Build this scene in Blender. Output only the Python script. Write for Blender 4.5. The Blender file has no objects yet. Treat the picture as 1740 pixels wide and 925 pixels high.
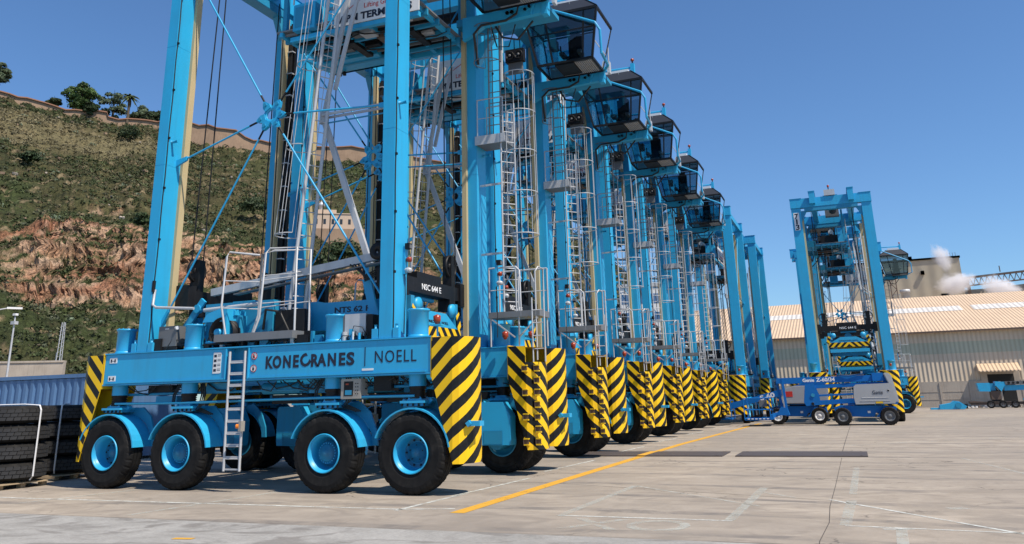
import bpy, math, random
import numpy as np
from mathutils import Vector, Matrix

random.seed(7); np.random.seed(7)
SC = bpy.context.scene
COL = SC.collection
rad = math.radians

# ------------------------------------------------------------ camera, sky, sun
cam_d = bpy.data.cameras.new('camera'); cam = bpy.data.objects.new('camera', cam_d)
COL.objects.link(cam); SC.camera = cam
YAW, PIT, ROL, FPX, CY = 0.3762, 0.2797, -0.025, 1380.79, 279.26
f_ = Vector((-math.sin(YAW)*math.cos(PIT), math.cos(YAW)*math.cos(PIT), math.sin(PIT)))
r_ = Vector((math.cos(YAW), math.sin(YAW), 0)); u_ = r_.cross(f_)
r2 = r_*math.cos(ROL)+u_*math.sin(ROL); u2 = -r_*math.sin(ROL)+u_*math.cos(ROL)
cam.matrix_world = Matrix(((r2.x, u2.x, -f_.x, 0), (r2.y, u2.y, -f_.y, 0), (r2.z, u2.z, -f_.z, 1.71), (0, 0, 0, 1)))
cam_d.sensor_width = 36; cam_d.lens = 36*FPX/1740
cam_d.shift_y = -(462.5-CY)/1740
cam_d.clip_start = 0.1; cam_d.clip_end = 5000

SUN_EL, SUN_AZ = 56.0, -19.0      # azimuth measured from +X towards +Y (direction to the sun)
w = bpy.data.worlds.new('World'); SC.world = w; w.use_nodes = True
nt = w.node_tree; bg = nt.nodes['Background']; sky = nt.nodes.new('ShaderNodeTexSky')
sky.sky_type = 'NISHITA'; sky.sun_disc = False
sky.sun_elevation = rad(SUN_EL); sky.sun_rotation = rad(90-SUN_AZ)
sky.air_density = 1.0; sky.dust_density = 0.4; sky.ozone_density = 3.0
tint = nt.nodes.new('ShaderNodeMix'); tint.data_type = 'RGBA'; tint.blend_type = 'MULTIPLY'; tint.inputs[0].default_value = 1
tint.inputs[7].default_value = (0.70, 0.93, 1.15, 1)       # deep clear Mediterranean blue
nt.links.new(sky.outputs[0], tint.inputs[6]); nt.links.new(tint.outputs[2], bg.inputs[0]); bg.inputs[1].default_value = 0.110
sd = bpy.data.lights.new('sun', 'SUN'); sun = bpy.data.objects.new('sun', sd); COL.objects.link(sun)
sd.energy = 5.0; sd.angle = rad(0.53); sd.color = (1.0, 0.90, 0.77)
sv = Vector((math.cos(rad(SUN_EL))*math.cos(rad(SUN_AZ)), math.cos(rad(SUN_EL))*math.sin(rad(SUN_AZ)), math.sin(rad(SUN_EL))))
sun.rotation_euler = sv.to_track_quat('Z', 'Y').to_euler(); sun.location = (0, -20, 60)
SC.view_settings.view_transform = 'Standard'; SC.view_settings.look = 'None'
SC.view_settings.exposure = 0.22; SC.view_settings.gamma = 1.0
SC.view_settings.use_curve_mapping = False
SC.cycles.max_bounces = 6; SC.cycles.volume_bounces = 4; SC.cycles.transparent_max_bounces = 16

# ------------------------------------------------------------ materials
def N(nt, t, **kw):
    n = nt.nodes.new(t)
    for k, v in kw.items(): setattr(n, k, v)
    return n
def newmat(name, col, rough=0.5, metal=0.0, spec=0.5):
    m = bpy.data.materials.new(name); m.use_nodes = True
    b = m.node_tree.nodes['Principled BSDF']
    b.inputs['Base Color'].default_value = (*col, 1); b.inputs['Roughness'].default_value = rough
    b.inputs['Metallic'].default_value = metal; b.inputs['Specular IOR Level'].default_value = spec
    return m, m.node_tree, b
def ramp(nt, fac, stops):
    r = N(nt, 'ShaderNodeValToRGB'); e = r.color_ramp.elements
    while len(e) < len(stops): e.new(0.5)
    for i, (p, c) in enumerate(stops): e[i].position = p; e[i].color = (*c, 1) if len(c) == 3 else c
    nt.links.new(fac, r.inputs[0]); return r.outputs[0]
def noise(nt, scale, detail=4, rough=.55, coord='Object', vec=None, dist=0):
    n = N(nt, 'ShaderNodeTexNoise'); n.inputs['Scale'].default_value = scale
    n.inputs['Detail'].default_value = detail; n.inputs['Roughness'].default_value = rough
    n.inputs['Distortion'].default_value = dist
    if vec is None:
        if coord == 'World': g = N(nt, 'ShaderNodeNewGeometry'); vec = g.outputs['Position']
        else: g = N(nt, 'ShaderNodeTexCoord'); vec = g.outputs[coord]
    nt.links.new(vec, n.inputs['Vector']); return n.outputs[0]
def scaled(nt, s, coord='World', rot=(0, 0, 0)):
    if coord == 'World': o = N(nt, 'ShaderNodeNewGeometry').outputs['Position']
    else: o = N(nt, 'ShaderNodeTexCoord').outputs[coord]
    m = N(nt, 'ShaderNodeMapping'); m.inputs['Scale'].default_value = s; m.inputs['Rotation'].default_value = rot
    nt.links.new(o, m.inputs[0]); return m.outputs[0]
def mix(nt, fac, a, b, mode='MIX'):
    m = N(nt, 'ShaderNodeMix', data_type='RGBA', blend_type=mode)
    for i, v in ((0, fac), (6, a), (7, b)):
        if hasattr(v, 'is_linked'): nt.links.new(v, m.inputs[i])
        elif isinstance(v, (int, float)): m.inputs[i].default_value = v
        else: m.inputs[i].default_value = (*v, 1)
    return m.outputs[2]
def math_(nt, op, a, b=0.0):
    m = N(nt, 'ShaderNodeMath', operation=op)
    for i, v in enumerate((a, b)):
        if hasattr(v, 'is_linked'): nt.links.new(v, m.inputs[i])
        else: m.inputs[i].default_value = v
    return m.outputs[0]
def bump(nt, b, h, strength=.3, dist=.02):
    n = N(nt, 'ShaderNodeBump'); n.inputs['Strength'].default_value = strength; n.inputs['Distance'].default_value = dist
    nt.links.new(h, n.inputs['Height']); nt.links.new(n.outputs[0], b.inputs['Normal'])
def varied(name, col, rough=.5, metal=0., dirt=(.1, .09, .08), amt=.25, scale=1.3, spec=.5, bmp=0):
    m, t, b = newmat(name, col, rough, metal, spec)
    n1 = noise(t, scale, 6, .62); n2 = noise(t, scale*9, 3, .6)
    streak = N(t, 'ShaderNodeTexNoise'); streak.inputs['Scale'].default_value = 1.0; streak.inputs['Detail'].default_value = 4
    t.links.new(scaled(t, (9, 9, .5), 'Object'), streak.inputs['Vector'])
    f1 = ramp(t, n1, [(.42, (0, 0, 0)), (.78, (1, 1, 1))])
    f2 = ramp(t, streak.outputs[0], [(.5, (0, 0, 0)), (.75, (1, 1, 1))])
    fac = math_(t, 'MULTIPLY', math_(t, 'ADD', math_(t, 'MULTIPLY', f1, .6), math_(t, 'MULTIPLY', f2, .5)), amt)
    t.links.new(mix(t, fac, col, dirt), b.inputs['Base Color'])
    t.links.new(math_(t, 'ADD', math_(t, 'MULTIPLY', n2, .22), rough-.1), b.inputs['Roughness'])
    if bmp: bump(t, b, n2, bmp, .01)
    return m

M = {}
M['blue'] = varied('light_blue_paint', (.022, .37, .65), .40, amt=.30, dirt=(.05, .14, .2))
M['blue2'] = varied('blue_paint_detail_and_shade', (.015, .25, .44), .5, amt=.25, dirt=(.04, .1, .14))  # darker blue for fittings; on undersides it paints in their shade
M['rimdisc'] = varied('shaded_rim_disc_paint', (.015, .19, .34), .5, amt=.6, dirt=(.03, .05, .06), scale=4)  # blue darkened to paint in the shade of the rim recess, plus dirt
M['galv'] = varied('galvanised_steel', (.50, .51, .52), .5, .2, amt=.4, dirt=(.2, .2, .21), scale=3)
M['grate'] = varied('grey_grating', (.2, .21, .22), .6, .3, amt=.3)
M['black'] = varied('black_paint', (.006, .006, .007), .5, spec=.3, amt=.35, dirt=(.05, .045, .04))
M['hose'] = varied('black_rubber_hose', (.01, .01, .01), .5, amt=.2)
M['tan'] = varied('beige_guide_strip', (.50, .40, .22), .6, amt=.3, dirt=(.25, .18, .08))
M['grey'] = varied('grey_cabinet_paint', (.13, .135, .14), .5, amt=.2)
M['beige'] = varied('beige_cabinet_paint', (.32, .30, .26), .5, amt=.2)
M['white'] = varied('white_sign_board', (.74, .74, .73), .5, amt=.15, dirt=(.4, .38, .35))
M['yellow'] = varied('yellow_paint', (.72, .46, .012), .45, amt=.2, dirt=(.3, .18, .02))
M['ink'] = newmat('dark_navy_lettering', (.008, .012, .03), .5)[0]
M['inkwhite'] = newmat('white_lettering', (.8, .8, .8), .5)[0]
M['inkred'] = newmat('red_lettering', (.55, .03, .02), .5)[0]
M['redlens'] = newmat('red_lamp_lens', (.30, .035, .01), .25)[0]
M['orange'] = newmat('orange_switch', (.75, .22, .02), .4)[0]
M['roofdark'] = varied('dark_cab_roof', (.022, .025, .032), .45, amt=.3, dirt=(.06, .06, .06))
M['lamp'] = newmat('lamp_glass', (.6, .62, .65), .15)[0]
m, t, b = newmat('wheel_rubber', (.014, .014, .015), .75, spec=.22)
n1 = noise(t, 3, 6, .6); n2 = noise(t, 40, 3)
t.links.new(ramp(t, n1, [(.35, (.006, .006, .0065)), (.55, (.014, .0135, .013)), (.78, (.04, .036, .031))]), b.inputs['Base Color'])
bump(t, b, n2, .25, .004); M['rubber'] = m

M['lug'] = newmat('new_tyre_tread', (.028, .028, .029), .6, spec=.4)[0]
def stripes(name, period=.415):
    m, t, b = newmat(name, (.7, .45, .01), .45, spec=.35)
    uv = N(t, 'ShaderNodeUVMap').outputs[0]; s = N(t, 'ShaderNodeSeparateXYZ'); t.links.new(uv, s.inputs[0])
    v = math_(t, 'SUBTRACT', s.outputs[1], math_(t, 'MULTIPLY', s.outputs[0], 1.0))
    fr = math_(t, 'FRACT', math_(t, 'DIVIDE', math_(t, 'ADD', v, .042), period))
    st = math_(t, 'GREATER_THAN', fr, .49)
    n = noise(t, 2.2, 6, .6); n2 = noise(t, 14, 4, .7)
    ye = mix(t, ramp(t, n, [(.4, (0, 0, 0)), (.85, (.35, .35, .35))]), (.88, .54, .004), (.55, .34, .03))
    bl = mix(t, ramp(t, n2, [(.45, (0, 0, 0)), (.8, (1, 1, 1))]), (.004, .004, .005), (.018, .017, .013))
    t.links.new(mix(t, st, ye, bl), b.inputs['Base Color']); b.inputs['Roughness'].default_value = .42
    return m
M['stripe'] = stripes('yellow_black_stripes')
M['stripe_small'] = stripes('narrow_yellow_black_stripes', .36)

def glass(name, tint, gl=.16):
    m = bpy.data.materials.new(name); m.use_nodes = True; t = m.node_tree; t.nodes.clear()
    o = N(t, 'ShaderNodeOutputMaterial'); tr = N(t, 'ShaderNodeBsdfTransparent'); g = N(t, 'ShaderNodeBsdfGlossy')
    tr.inputs[0].default_value = (*tint, 1); g.inputs[0].default_value = (.9, .95, 1, 1); g.inputs['Roughness'].default_value = .03
    fr = N(t, 'ShaderNodeFresnel'); fr.inputs[0].default_value = 1.5
    mx = N(t, 'ShaderNodeMixShader'); t.links.new(math_(t, 'ADD', fr.outputs[0], gl-.05), mx.inputs[0])
    t.links.new(tr.outputs[0], mx.inputs[1]); t.links.new(g.outputs[0], mx.inputs[2]); t.links.new(mx.outputs[0], o.inputs[0])
    return m
M['glass'] = glass('tinted_cab_glass', (.44, .55, .60), .09)

def worn_paint(name, col, lo=.42, hi=.6, scale=5):
    m, t, b = newmat(name, col, .75)
    n = noise(t, scale, 8, .72, 'World'); n2 = noise(t, .7, 4, .6, 'World')
    a = ramp(t, math_(t, 'ADD', math_(t, 'MULTIPLY', n, .75), math_(t, 'MULTIPLY', n2, .3)), [(lo, (0, 0, 0)), (hi, (1, 1, 1))])
    t.links.new(a, b.inputs['Alpha']); return m
M['ypaint'] = worn_paint('worn_yellow_line_paint', (.62, .33, .03), .34, .47)
M['wpaint'] = worn_paint('worn_white_line_paint', (.60, .61, .56), .38, .60)
M['gpaint'] = worn_paint('faded_white_paint', (.54, .55, .49), .40, .76)
M['crack'] = worn_paint('dark_joint', (.07, .06, .05), .30, .5, 9)

# ground concrete
m, t, b = newmat('worn_concrete', (.3, .28, .25), .85, spec=.25)
nl = noise(t, .09, 5, .6, 'World', dist=.6); nm = noise(t, .9, 8, .68, 'World', dist=1.2); nf = noise(t, 18, 6, .75, 'World')
ns = N(t, 'ShaderNodeTexNoise'); ns.inputs['Scale'].default_value = .55; ns.inputs['Detail'].default_value = 7; ns.inputs['Distortion'].default_value = 1.6; ns.inputs['Roughness'].default_value = .65
t.links.new(scaled(t, (.7, 1.3, 1), 'World', (0, 0, .5)), ns.inputs['Vector'])
c = ramp(t, nm, [(.3, (.28, .238, .188)), (.5, (.355, .302, .240)), (.7, (.42, .362, .292))])
c = mix(t, ramp(t, ns.outputs[0], [(.5, (0, 0, 0)), (.66, (.75, .75, .75))]), c, (.46, .395, .315))
c = mix(t, ramp(t, nl, [(.4, (.55, .55, .55)), (.6, (0, 0, 0))]), c, (.22, .198, .175))
dk = N(t, 'ShaderNodeTexNoise'); dk.inputs['Scale'].default_value = .8; dk.inputs['Detail'].default_value = 6; dk.inputs['Distortion'].default_value = 2.5
t.links.new(scaled(t, (.75, 1.15, 1), 'World', (0, 0, -.35)), dk.inputs['Vector'])
c = mix(t, ramp(t, dk.outputs[0], [(.54, (0, 0, 0)), (.68, (.75, .75, .75))]), c, (.245, .212, .175))
tw = N(t, 'ShaderNodeTexWave', wave_type='RINGS', bands_direction='Z'); tw.inputs['Scale'].default_value = .16; tw.inputs['Distortion'].default_value = 9; tw.inputs['Detail'].default_value = 4; tw.inputs['Detail Scale'].default_value = .35
t.links.new(scaled(t, (1, 1, 1), 'World'), tw.inputs['Vector'])
c = mix(t, math_(t, 'MULTIPLY', ramp(t, tw.outputs[1], [(.90, (0, 0, 0)), (.97, (.8, .8, .8))]), ramp(t, nm, [(.4, (0, 0, 0)), (.6, (1, 1, 1))])), c, (.16, .145, .13))
vor = N(t, 'ShaderNodeTexVoronoi', feature='DISTANCE_TO_EDGE'); vor.inputs['Scale'].default_value = .22
wv = N(t, 'ShaderNodeTexNoise'); wv.inputs['Scale'].default_value = 1.3; wv.inputs['Detail'].default_value = 5
t.links.new(N(t, 'ShaderNodeNewGeometry').outputs['Position'], wv.inputs['Vector'])
vadd = N(t, 'ShaderNodeVectorMath', operation='ADD'); vs = N(t, 'ShaderNodeVectorMath', operation='SCALE'); vs.inputs['Scale'].default_value = 1.6
t.links.new(wv.outputs['Color'], vs.inputs[0]); t.links.new(vs.outputs[0], vadd.inputs[0])
t.links.new(N(t, 'ShaderNodeNewGeometry').outputs['Position'], vadd.inputs[1]); t.links.new(vadd.outputs[0], vor.inputs['Vector'])
cr = math_(t, 'MULTIPLY', ramp(t, vor.outputs[0], [(.0, (1, 1, 1)), (.006, (0, 0, 0))]), ramp(t, noise(t, .35, 2, .5, 'World'), [(.5, (0, 0, 0)), (.56, (.8, .8, .8))]))
c = mix(t, cr, c, (.08, .07, .06))
c = mix(t, ramp(t, nf, [(.35, (.2, .2, .2)), (.55, (0, 0, 0))]), c, (.2, .18, .16))
# asphalt band nearer than Y ~ 11
pos = N(t, 'ShaderNodeSeparateXYZ'); t.links.new(N(t, 'ShaderNodeNewGeometry').outputs['Position'], pos.inputs[0])
edge = math_(t, 'ADD', math_(t, 'ADD', pos.outputs[1], math_(t, 'MULTIPLY', pos.outputs[0], .008)), math_(t, 'MULTIPLY', nm, .10))
eline = ramp(t, math_(t, 'ABSOLUTE', math_(t, 'SUBTRACT', edge, 10.75)), [(.0, (.8, .8, .8)), (.05, (0, 0, 0))])
asp = ramp(t, math_(t, 'SUBTRACT', 10.65+.03-9.7+.05, math_(t, 'SUBTRACT', edge, 9.7)), [(.0, (0, 0, 0)), (.02, (1, 1, 1))])
ac = ramp(t, nm, [(.3, (.275, .265, .242)), (.7, (.425, .412, .382))])
ac = mix(t, ramp(t, dk.outputs[0], [(.5, (0, 0, 0)), (.62, (.6, .6, .6))]), ac, (.15, .135, .12))
ac = mix(t, ramp(t, nf, [(.4, (.25, .25, .25)), (.6, (0, 0, 0))]), ac, (.10, .10, .10))
c = mix(t, asp, c, ac)
c = mix(t, math_(t, 'MULTIPLY', eline, ramp(t, nm, [(.45, (.2, .2, .2)), (.55, (1, 1, 1))])), c, (.10, .09, .08))
t.links.new(c, b.inputs['Base Color']); bump(t, b, math_(t, 'ADD', nf, math_(t, 'MULTIPLY', nm, .6)), .35, .015)
M['ground'] = m

def corr(name, col, scale=10, axis='X', dirt=.35, col2=None):
    m, t, b = newmat(name, col, .6)
    s = N(t, 'ShaderNodeSeparateXYZ'); t.links.new(N(t, 'ShaderNodeTexCoord').outputs['Object'], s.inputs[0])
    wv = math_(t, 'SINE', math_(t, 'MULTIPLY', s.outputs[{'X': 0, 'Y': 1}[axis]], scale))
    n = noise(t, .25, 6, .65); st = N(t, 'ShaderNodeTexNoise'); st.inputs['Scale'].default_value = 1; st.inputs['Detail'].default_value = 5
    t.links.new(scaled(t, (.6, .6, .12), 'Object'), st.inputs['Vector'])
    c = mix(t, ramp(t, st.outputs[0], [(.4, (0, 0, 0)), (.8, (dirt,)*3)]), col, col2 or tuple(x*.55 for x in col))
    c = mix(t, ramp(t, n, [(.4, (0, 0, 0)), (.7, (.3, .3, .3))]), c, tuple(x*.75 for x in col))
    t.links.new(c, b.inputs['Base Color']); bump(t, b, wv, .9, .04); return m
M['shed_wall'] = corr('beige_corrugated_cladding', (.60, .50, .375), 14, dirt=.25)
M['shed_band'] = corr('translucent_green_cladding', (.44, .455, .345), 14)
M['shed_roof'] = corr('tan_corrugated_roof', (.64, .47, .31), 17, dirt=.2)
M['skylight'] = corr('white_roof_panel', (.66, .63, .58), 11)
M['concrete_wall'] = varied('stained_concrete_wall', (.42, .365, .30), .85, amt=.6, dirt=(.14, .11, .09), scale=.5)
M['big_shed'] = corr('cream_shed_cladding', (.40, .355, .27), 3.0, dirt=.3)
M['dark'] = newmat('dark_opening', (.01, .01, .01), .8)[0]
M['rust'] = varied('rusty_steel', (.12, .08, .06), .7, amt=.6, dirt=(.05, .03, .02))
M['cont'] = varied('blue_container_paint', (.09, .19, .36), .5, amt=.45, dirt=(.05, .07, .11), scale=.8)
M['wood'] = varied('pallet_wood', (.42, .32, .2), .8, amt=.5, dirt=(.15, .1, .06))
M['strap'] = newmat('white_strap', (.7, .7, .7), .5)[0]
M['lift'] = varied('royal_blue_paint', (.002, .13, .43), .5, amt=.1, spec=.25, dirt=(.03, .06, .12))
M['liftgrey'] = varied('grey_hood', (.36, .37, .385), .42, amt=.2, dirt=(.2, .2, .2))
M['plate'] = varied('steel_road_plate', (.085, .07, .065), .6, .15, amt=.5, dirt=(.12, .09, .07))
M['stone'] = varied('fort_stone', (.33, .225, .15), .9, amt=.9, dirt=(.15, .10, .065), scale=.3)
M['brick'] = varied('brick_coping', (.30, .15, .09), .9, amt=.4)
M['pinkwall'] = varied('pale_pink_render', (.52, .40, .30), .8, amt=.3, dirt=(.3, .22, .16), scale=.3)
M['window'] = newmat('dark_window', (.03, .035, .04), .2)[0]
M['bark'] = varied('bark', (.10, .075, .05), .9, amt=.4)
def leafmat(name, col, var=.5):
    m, t, b = newmat(name, col, .65, spec=.3)
    n = noise(t, .35, 4, .6, 'World'); n2 = noise(t, 2.5, 2, .5, 'World')
    c = mix(t, ramp(t, n, [(.35, (0, 0, 0)), (.65, (1, 1, 1))]), tuple(x*(1-var*.5) for x in col), tuple(min(1, x*(1+var)) for x in col))
    c = mix(t, ramp(t, n2, [(.4, (0, 0, 0)), (.7, (.5, .5, .5))]), c, (col[0]*1.5, col[1]*1.2, col[2]*.8))
    t.links.new(c, b.inputs['Base Color']); return m
M['leaf'] = leafmat('green_foliage', (.045, .085, .022))
M['leafd'] = leafmat('dark_foliage', (.026, .045, .017))
M['leafg'] = leafmat('grey_green_foliage', (.075, .105, .06))
M['palm'] = leafmat('palm_fronds', (.06, .08, .025))
def attrmat(name, rough=.9):
    m, t, b = newmat(name, (.2, .2, .1), rough, spec=.15)
    a = N(t, 'ShaderNodeAttribute', attribute_name='Col'); n = noise(t, 1.2, 6, .75, 'World'); n2 = noise(t, .25, 5, .7, 'World')
    c = mix(t, 1.0, a.outputs[0], ramp(t, n, [(.3, (.45, .45, .45)), (.7, (1.5, 1.45, 1.35))]), 'MULTIPLY')
    c = mix(t, 1.0, c, ramp(t, n2, [(.3, (.72, .74, .7)), (.7, (1.25, 1.22, 1.15))]), 'MULTIPLY')
    n4 = noise(t, 4.0, 5, .8, 'World', dist=.8); c = mix(t, 1.0, c, ramp(t, n4, [(.36, (.35, .34, .34)), (.5, (.95, .95, .95)), (.68, (1.5, 1.45, 1.4))]), 'MULTIPLY')
    t.links.new(c, b.inputs['Base Color']); bump(t, b, n, .9, .5); return m
M['hill'] = attrmat('scrub_covered_hill'); 
m, t, b = newmat('scrub_leaves', (.1, .1, .05), .8, spec=.2)
a = N(t, 'ShaderNodeAttribute', attribute_name='Col'); t.links.new(a.outputs[0], b.inputs['Base Color']); M['scrub'] = m

# ------------------------------------------------------------ mesh builder
class MB:
    def __init__(s): s.v = []; s.f = []; s.m = []; s.uv = {}; s.mats = []; s.smooth = []
    def mi(s, mat):
        if mat not in s.mats: s.mats.append(mat)
        return s.mats.index(mat)
    def add(s, vs, fs, mat, smooth=False):
        o = len(s.v); s.v += [tuple(v) for v in vs]; k = s.mi(mat)
        for f in fs: s.f.append([i+o for i in f]); s.m.append(k); s.smooth.append(smooth)
        return s
    def box(s, x0, x1, y0, y1, z0, z1, mat, bev=0):
        vs = [(x, y, z) for z in (z0, z1) for y in (y0, y1) for x in (x0, x1)]
        return s.add(vs, [(0, 2, 3, 1), (4, 5, 7, 6), (0, 1, 5, 4), (2, 6, 7, 3), (0, 4, 6, 2), (1, 3, 7, 5)], mat)
    def obox(s, c, size, mat, rot=None, axes=None):
        c = Vector(c); R = rot if rot is not None else Matrix.Identity(3)
        vs = []
        for sz in (-.5, .5):
            for sy in (-.5, .5):
                for sx in (-.5, .5): vs.append(c+R@Vector((sx*size[0], sy*size[1], sz*size[2])))
        return s.add(vs, [(0, 2, 3, 1), (4, 5, 7, 6), (0, 1, 5, 4), (2, 6, 7, 3), (0, 4, 6, 2), (1, 3, 7, 5)], mat)
    def bar(s, a, b, wd, ht, mat, up=(0, 0, 1)):
        a = Vector(a); b = Vector(b); d = b-a; L = d.length; d.normalize(); up = Vector(up)
        if abs(d.dot(up)) > .98: up = Vector((1, 0, 0))
        sd_ = d.cross(up).normalized(); u = sd_.cross(d)
        R = Matrix((d, sd_, u)).transposed()
        return s.obox((a+b)/2, (L, wd, ht), mat, R)
    def tube(s, pts, r, mat, n=8, cap=True, smooth=True):
        pts = [Vector(p) for p in pts]; rings = []; up = Vector((.13, .21, 1))
        for i, p in enumerate(pts):
            d = (pts[min(i+1, len(pts)-1)]-pts[max(i-1, 0)]).normalized()
            u = up if abs(d.dot(up.normalized())) < .95 else Vector((1, .1, 0))
            a = d.cross(u).normalized(); b = a.cross(d).normalized()
            rr = r[i] if isinstance(r, (list, tuple)) else r
            rings.append([p+a*math.cos(2*math.pi*k/n)*rr+b*math.sin(2*math.pi*k/n)*rr for k in range(n)])
        vs = [v for R in rings for v in R]; fs = []
        for i in range(len(pts)-1):
            for k in range(n): k2 = (k+1) % n; fs.append((i*n+k, i*n+k2, (i+1)*n+k2, (i+1)*n+k))
        s.add(vs, fs, mat, smooth)
        if cap: s.add(rings[0], [tuple(range(n))[::-1]], mat); s.add(rings[-1], [tuple(range(n))], mat)
        return s
    def lathe(s, prof, c, axis, mat, n=32, smooth=True, closed=False):
        # prof: list of (r, t) along axis
        ax = Vector(axis).normalized(); u = Vector((0, 0, 1)) if abs(ax.z) < .9 else Vector((1, 0, 0))
        a = ax.cross(u).normalized(); b = ax.cross(a); c = Vector(c); vs = []
        for (r, tt) in prof:
            for k in range(n):
                th = 2*math.pi*k/n; vs.append(c+ax*tt+a*math.cos(th)*r+b*math.sin(th)*r)
        fs = []; m_ = len(prof)
        for i in range(m_-1 + (1 if closed else 0)):
            j = (i+1) % m_
            for k in range(n): k2 = (k+1) % n; fs.append((i*n+k, i*n+k2, j*n+k2, j*n+k))
        return s.add(vs, fs, mat, smooth)
    def prism(s, pts, mat, ax='y', a=0, b=1):
        # 2D polygon (u,v) extruded along axis
        def P(u, v, t): return {'y': (u, t, v), 'x': (t, u, v), 'z': (u, v, t)}[ax]
        n = len(pts); vs = [P(u, v, a) for u, v in pts]+[P(u, v, b) for u, v in pts]
        fs = [tuple(range(n)), tuple(range(n, 2*n))[::-1]]+[(i, i+n, (i+1) % n+n, (i+1) % n) for i in range(n)]
        return s.add(vs, fs, mat)
    def build(s, name, parent=None, bevel=0, fixn=True):
        me = bpy.data.meshes.new(name); me.from_pydata(s.v, [], s.f)
        for mt in s.mats: me.materials.append(M[mt] if isinstance(mt, str) else mt)
        me.polygons.foreach_set('material_index', s.m); me.polygons.foreach_set('use_smooth', s.smooth)
        me.update()
        if fixn:
            import bmesh
            bm = bmesh.new(); bm.from_mesh(me); bmesh.ops.recalc_face_normals(bm, faces=bm.faces)
            if bevel:
                bmesh.ops.remove_doubles(bm, verts=bm.verts, dist=1e-5)
                eds = [e for e in bm.edges if len(e.link_faces) == 2 and e.calc_face_angle(0) > .6 and not e.smooth == False]
                try: bmesh.ops.bevel(bm, geom=eds, offset=bevel, segments=2, affect='EDGES', clamp_overlap=True)
                except Exception: pass
            bm.to_mesh(me); bm.free()
        o = bpy.data.objects.new(name, me); COL.objects.link(o)
        if parent: o.parent = parent
        return o
def tag(o, label=None, cat=None, group=None, kind=None):
    if label: o['label'] = label
    if cat: o['category'] = cat
    if group: o['group'] = group
    if kind: o['kind'] = kind
    return o
def empty(name, loc, rz=0):
    o = bpy.data.objects.new(name, None); COL.objects.link(o); o.location = loc; o.rotation_euler = (0, 0, rz); o.empty_display_size = .3; return o
CH = {}
def copy_tree(o, parent=None):
    c = o.copy(); COL.objects.link(c); c.parent = parent
    kids = [k for k in list(o.children)]
    for k in kids: copy_tree(k, c)
    return c
DG = None
_tc = {}
def text(txt, size, mat, name='lettering', parent=None, pos=(0, 0, 0), rot=(rad(90), 0, 0), bold=0., sx=1., align='LEFT', spacing=1.0, depth=.004, width=None):
    cu = bpy.data.curves.new('t', 'FONT'); cu.body = txt; cu.size = size; cu.offset = bold; cu.extrude = depth
    cu.align_x = align; cu.space_character = spacing; cu.resolution_u = 3
    ob = bpy.data.objects.new('t', cu); COL.objects.link(ob)
    bpy.context.view_layer.update(); dg = bpy.context.evaluated_depsgraph_get()
    me = bpy.data.meshes.new_from_object(ob.evaluated_get(dg)); bpy.data.objects.remove(ob); bpy.data.curves.remove(cu)
    me.name = name; xs = [v.co.x for v in me.vertices]
    if width: 
        k = width/(max(xs)-min(xs)); x0 = min(xs)
        for v in me.vertices: v.co.x = (v.co.x-x0)*k
    elif sx != 1:
        for v in me.vertices: v.co.x *= sx
    me.materials.clear(); me.materials.append(M[mat])
    o = bpy.data.objects.new(name, me); COL.objects.link(o); o.location = pos; o.rotation_euler = rot
    if parent: o.parent = parent
    return o
def join_into(name, objs, parent):
    # merge small lettering meshes to one mesh object
    vs = []; fs = []; mats = []; mi = []
    for o in objs:
        bpy.context.view_layer.update()
        MW = Matrix.LocRotScale(o.location, o.rotation_euler, o.scale); k = len(vs)
        vs += [tuple(MW@v.co) for v in o.data.vertices]
        mt = o.data.materials[0]
        if mt not in mats: mats.append(mt)
        for p in o.data.polygons: fs.append([i+k for i in p.vertices]); mi.append(mats.index(mt))
        bpy.data.objects.remove(o)
    me = bpy.data.meshes.new(name); me.from_pydata(vs, [], fs)
    for mt in mats: me.materials.append(mt)
    me.polygons.foreach_set('material_index', mi)
    o = bpy.data.objects.new(name, me); COL.objects.link(o); o.parent = parent; return o

def zg(Y): return -0.006*min(80, max(0, Y-30))

# ------------------------------------------------------------ ground
def build_ground():
    xs = [-1500, -400, -100, -40, -20, 0, 20, 60, 200, 1500]; ys = [-600, -50, 0, 10, 20, 30, 50, 80, 110, 200, 500, 2500]
    vs = [(x, y, zg(y)) for y in ys for x in xs]; n = len(xs); fs = []
    for j in range(len(ys)-1):
        for i in range(n-1): fs.append((j*n+i, j*n+i+1, (j+1)*n+i+1, (j+1)*n+i))
    b = MB(); b.add(vs, fs, 'ground'); o = b.build('ground', fixn=False); tag(o, kind='structure')
build_ground()
def strip(name, pts, wd, mat, lift=.004):
    b = MB(); P = []
    for i in range(len(pts)-1):
        a = Vector(pts[i]); c = Vector(pts[i+1]); n = max(1, int((c-a).length/4))
        for k in range(n): P.append(a+(c-a)*k/n)
    P.append(Vector(pts[-1])); vs = []
    for i, p in enumerate(P):
        d = (P[min(i+1, len(P)-1)]-P[max(i-1, 0)]).normalized(); nn = Vector((-d.y, d.x))*wd/2
        for s_ in (-1, 1): q = p+nn*s_; vs.append((q.x, q.y, zg(q.y)+lift))
    b.add(vs, [(2*i, 2*i+1, 2*i+3, 2*i+2) for i in range(len(P)-1)], mat)
    o = b.build(name, fixn=False)
    for p in o.data.polygons:
        if p.normal.z < 0: p.flip()
    tag(o, kind='structure'); return o
strip('yellow_lane_line', [(-5.95, 12.35), (-5.78, 30), (-5.35, 53)], .25, 'ypaint')
strip('yellow_lane_line', [(-5.84, 24.24), (-5.82, 26.01)], .25, 'ypaint', .034)
strip('yellow_lane_line', [(-8.7, 9.3), (-8.4, 9.35)], .12, 'ypaint')
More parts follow.
